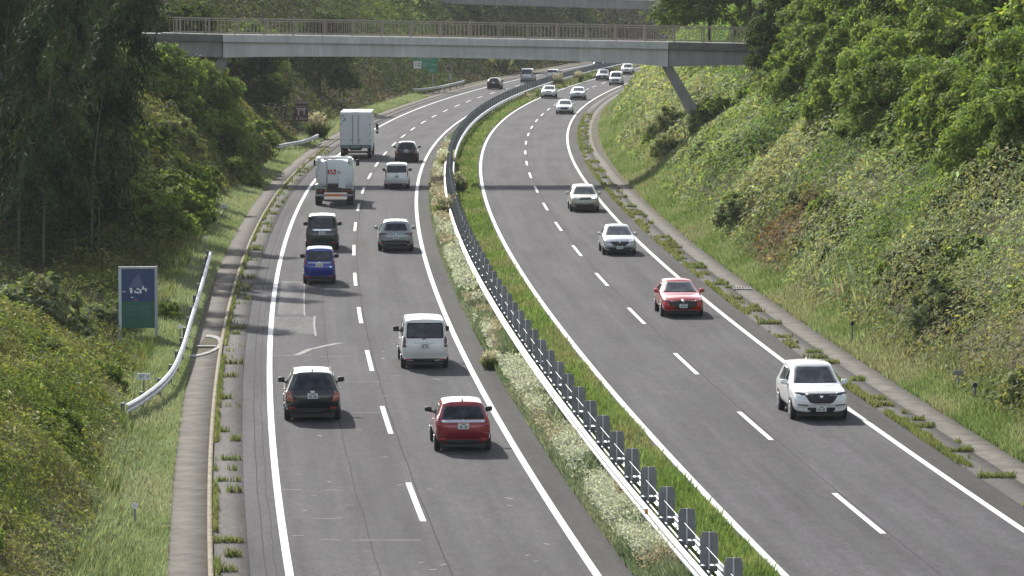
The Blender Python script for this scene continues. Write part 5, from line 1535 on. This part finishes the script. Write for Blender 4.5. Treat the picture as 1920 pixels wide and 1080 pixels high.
# left side bushes
for px, Y, v, s, lab in [(48, 150, 'bush0', 1.25, "large grey green bush on the left, in front of the bamboo grove"), (-20, 146, 'bush1', 1.2, "green bush cut by the left edge of the photo"),
                         (200, 158, 'bush0', .6, "small pale bush at the left foot of the blue and green sign"), (305, 163, 'bush2', .55, "small light bush behind the right post of the blue and green sign")]:
    plant_px("bush", v, px, 0, Y, s, lab, "bush", "bushes on the left verge")
for px, Y, v, s, lab in [(395, 290, 'light0', 1.0, "sunlit light green tree leaning over the left end of the footbridge railing"), (340, 300, 'dark0', 1.1, "dark tree at the left end of the footbridge, beside the sunlit one"),
                         (362, 277, 'broad0', .95, "green tree hiding the left slanting leg of the footbridge"), (415, 275, 'light1', .95, "light green tree under the left end of the footbridge girder"), (318, 272, 'broad1', 1.0, "green tree left of the one that hides the left bridge leg"),
                         (470, 345, 'dark1', 1.1, "dark tree behind the left part of the footbridge railing"), (480, 372, 'broad1', 1.1, "green tree on the left hillside seen above the footbridge railing"),
                         (600, 420, 'dark0', 1.15, "dark tall tree on the hillside behind the railing, left of the bright bushes"), (445, 268, 'bush2', 1.1, "light bush below the left end of the footbridge")]:
    plant_px("broadleaf_tree" if v[:4] != 'bush' else "bush", v, px, 0, Y, s, lab, "tree" if v[:4] != 'bush' else "bush", "trees at the left end of the footbridge")
for i in range(60):
    Y = r_.uniform(560, 760); d = r_.uniform(14, 60)
    x = float(line('LL', Y)) - d
    px = x / Y * F_PX + 960
    if px < 480 or px > 1250: continue
    v = r_.choice(['dark0', 'dark1', 'broad0', 'dark0']) if not 660 < px < 800 else r_.choice(['light0', 'light1', 'broad1'])  # lighter leaf palette stands in for sun on these crowns
    plant("broadleaf_tree", v, x, Y, r_.uniform(.9, 1.4), "tree of the far wooded hillside beyond the second overpass" if not 660 < px < 800 else "sunlit tree on the far hillside behind the footbridge railing", group="trees of the far hillside")

def bamboo_meshes(H, seed, nspray=190):
    g = np.random.default_rng(seed)
    bend = g.uniform(1.8, 3.4)
    def axis(t): return Vector((bend * t ** 2.6, 0, H * (t - .10 * t ** 4)))
    mb = MB(); mb.tube([axis(t) for t in np.linspace(0, 1, 14)], list(np.linspace(.062, .008, 14)), 7)
    P, Nn, K = [], [], []
    for i in range(nspray):
        if i % 11 == 0: tc, ac, kc = .2 + .78 * g.uniform(0, 1) ** .8, g.uniform(0, 6.28), g.uniform(0, 1)
        t = min(1.0, max(.18, tc + g.normal() * .03)); a = ac + g.normal() * .5; L = (2.7 - 1.4 * t) * g.uniform(.6, 1.15)
        o = np.array(axis(t)); u = np.array([math.cos(a), math.sin(a), 0])
        m = 42
        s = g.uniform(.15, 1, m)
        p = o + u * (L * s)[:, None] + np.array([0, 0, 1.0]) * (.5 * L * s - .95 * L * s ** 2)[:, None] + g.normal(size=(m, 3)) * .16
        p[:, 2] -= g.uniform(0, .35, m)
        K.append(np.full(m, kc)); P.append(p); Nn.append(u * .9 + g.normal(size=(m, 3)) * .45 + np.array([0, 0, .45]))
    P = np.concatenate(P); Nn = np.concatenate(Nn); n = len(P)
    # long narrow leaves hanging along their normals' downhill direction
    Nn /= np.linalg.norm(Nn, axis=1, keepdims=True)
    down = np.array([0, 0, -1.0]) + g.normal(size=(n, 3)) * .45
    u = down - Nn * np.sum(down * Nn, axis=1, keepdims=True); u /= np.linalg.norm(u, axis=1, keepdims=True); v = np.cross(Nn, u)
    s = (.42 * np.exp(g.normal(0, .2, n)))[:, None]; w = .11
    V = np.empty((n, 4, 3), np.float32); V[:, 0] = P - u * s * .5; V[:, 1] = P - v * w * .5; V[:, 2] = P + u * s * .5; V[:, 3] = P + v * w * .5
    c = shade(wpick(np.concatenate(K) * .7 + g.uniform(0, .3, n), [(.018, .038, .014), (.03, .056, .019), (.05, .078, .026), (.12, .145, .045)]), n, .2, .08)  # palest sprays imitate sunlit plume tips in the leaf colour
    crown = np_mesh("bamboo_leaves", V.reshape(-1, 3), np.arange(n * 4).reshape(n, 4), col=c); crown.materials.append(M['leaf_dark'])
    me = bpy.data.meshes.new("bamboo_culm"); me.from_pydata(mb.v, [], mb.f); me.update(); me.materials.append(M['culm'])
    return me, crown
BAM = [bamboo_meshes(H, 200 + i) for i, H in enumerate((15.5, 17.5, 19.5))]
def bamboo(x, y, k, rz, s, label, group="bamboos of the dark grove"):
    root = empty("bamboo", (x, y, float(h_any(x, y)) - .1), rz); root.scale = (s,) * 3; tag(root, label, "bamboo", group)
    a = bpy.data.objects.new("culm", BAM[k][0]); COL.objects.link(a); a.parent = root
    b = bpy.data.objects.new("foliage", BAM[k][1]); COL.objects.link(b); b.parent = root
for px, py, rz, s, k, lab in [(35, 492, .5, .95, 1, "pale bamboo stem leftmost of the bare stems in the dark grove"), (82, 500, .2, 1.0, 2, "slanting pale bamboo stem, longest of the bare stems in the grove"),
                              (172, 468, .1, .95, 1, "thin bamboo stem right of the long slanting one in the grove"), (185, 463, .0, .9, 0, "rightmost bare bamboo stem at the front of the grove")]:
    p = at(px, py, .9); bamboo(p.x, p.y, k, rz, s, lab)
for i in range(58):
    Y = r_.uniform(203, 262); d = r_.uniform(13.5, 32)
    x = float(line('LL', Y)) - d
    bamboo(x, Y, r_.randrange(3), r_.uniform(-1.0, 1.0), r_.uniform(.78, 1.05), "bamboo with drooping dark foliage inside the dense left grove")
bamboo(-22.2, 208, 2, -.1, 1.15, "bamboo arching farthest towards the road at the grove's right side")

# pampas clumps
def pampas(px, py, Y, s, label):
    c = at_y(px, py, Y); z = float(h_any(c.x, Y)); root = empty("pampas_grass", (c.x, Y, z - .05)); root.scale = (s,) * 3; tag(root, label, "grass clump", "pampas grass clumps")
    g = RNG; n = 420
    P = g.normal(size=(n, 3)) * np.array([.22, .22, 0]); h = g.uniform(.7, 1.5, n)
    link("leaves", blades_mesh(P, h, .05, .7, shade((.16, .18, .07), n, .2, .1), "leaves"), M['grass'], root)
    m = 26; mb_v = []; cols = []
    Pp, Nn = [], []
    for i in range(m):
        a = g.uniform(0, 6.28); l = g.uniform(.2, .9); top = np.array([math.cos(a) * l, math.sin(a) * l, g.uniform(1.5, 2.2)]); q = 26
        t = g.uniform(0, 1, q)[:, None]
        Pp.append(top * (.72 + .28 * t) + g.normal(size=(q, 3)) * .05); Nn.append(g.normal(size=(q, 3)))
    Pp = np.concatenate(Pp); link("plumes", leaves_mesh(Pp, np.concatenate(Nn), .2, .45, shade((.55, .50, .38), len(Pp), .15, .05), "plumes"), M['grass'], root)
pampas(594, 240, 352, 1.15, "creamy pampas grass clump right beside the brown shrine sign")
pampas(840, 300, 292, .75, "pale pampas tuft on the median level with the tanker lorry")
pampas(838, 400, 232, .8, "pale pampas tuft on the median where the rail beam turns bright")
pampas(858, 330, 262, .7, "pale pampas tuft behind the median rail in the footbridge shadow")
pampas(918, 680, 144, .36, "straw coloured grass tuft on the median beside the large white minivan")
pampas(1045, 150, 520, .9, "pampas clump on the far median in front of the half hidden white van")
pampas(1085, 144, 545, .8, "pampas clump on the far median, right of the half hidden white van")
pampas(938, 128, 590, 1.8, "far pampas clump on the left hillside behind the grey van")

# ------------------------------------------------------------------ thin summer haze over the whole cutting
def haze():
    mb = MB(); mb.box((0, 520, 31), (700, 1240, 66)); o = mb.build("haze", None); tag(o, kind='stuff')
    m, nt, out = new_mat("haze_air")
    v = N(nt, "ShaderNodeVolumePrincipled"); v.inputs["Color"].default_value = (.92, .95, 1.0, 1); v.inputs["Density"].default_value = 0.00006; v.inputs["Anisotropy"].default_value = 0.2
    nt.links.new(v.outputs[0], out.inputs["Volume"]); o.data.materials.append(m)
haze()
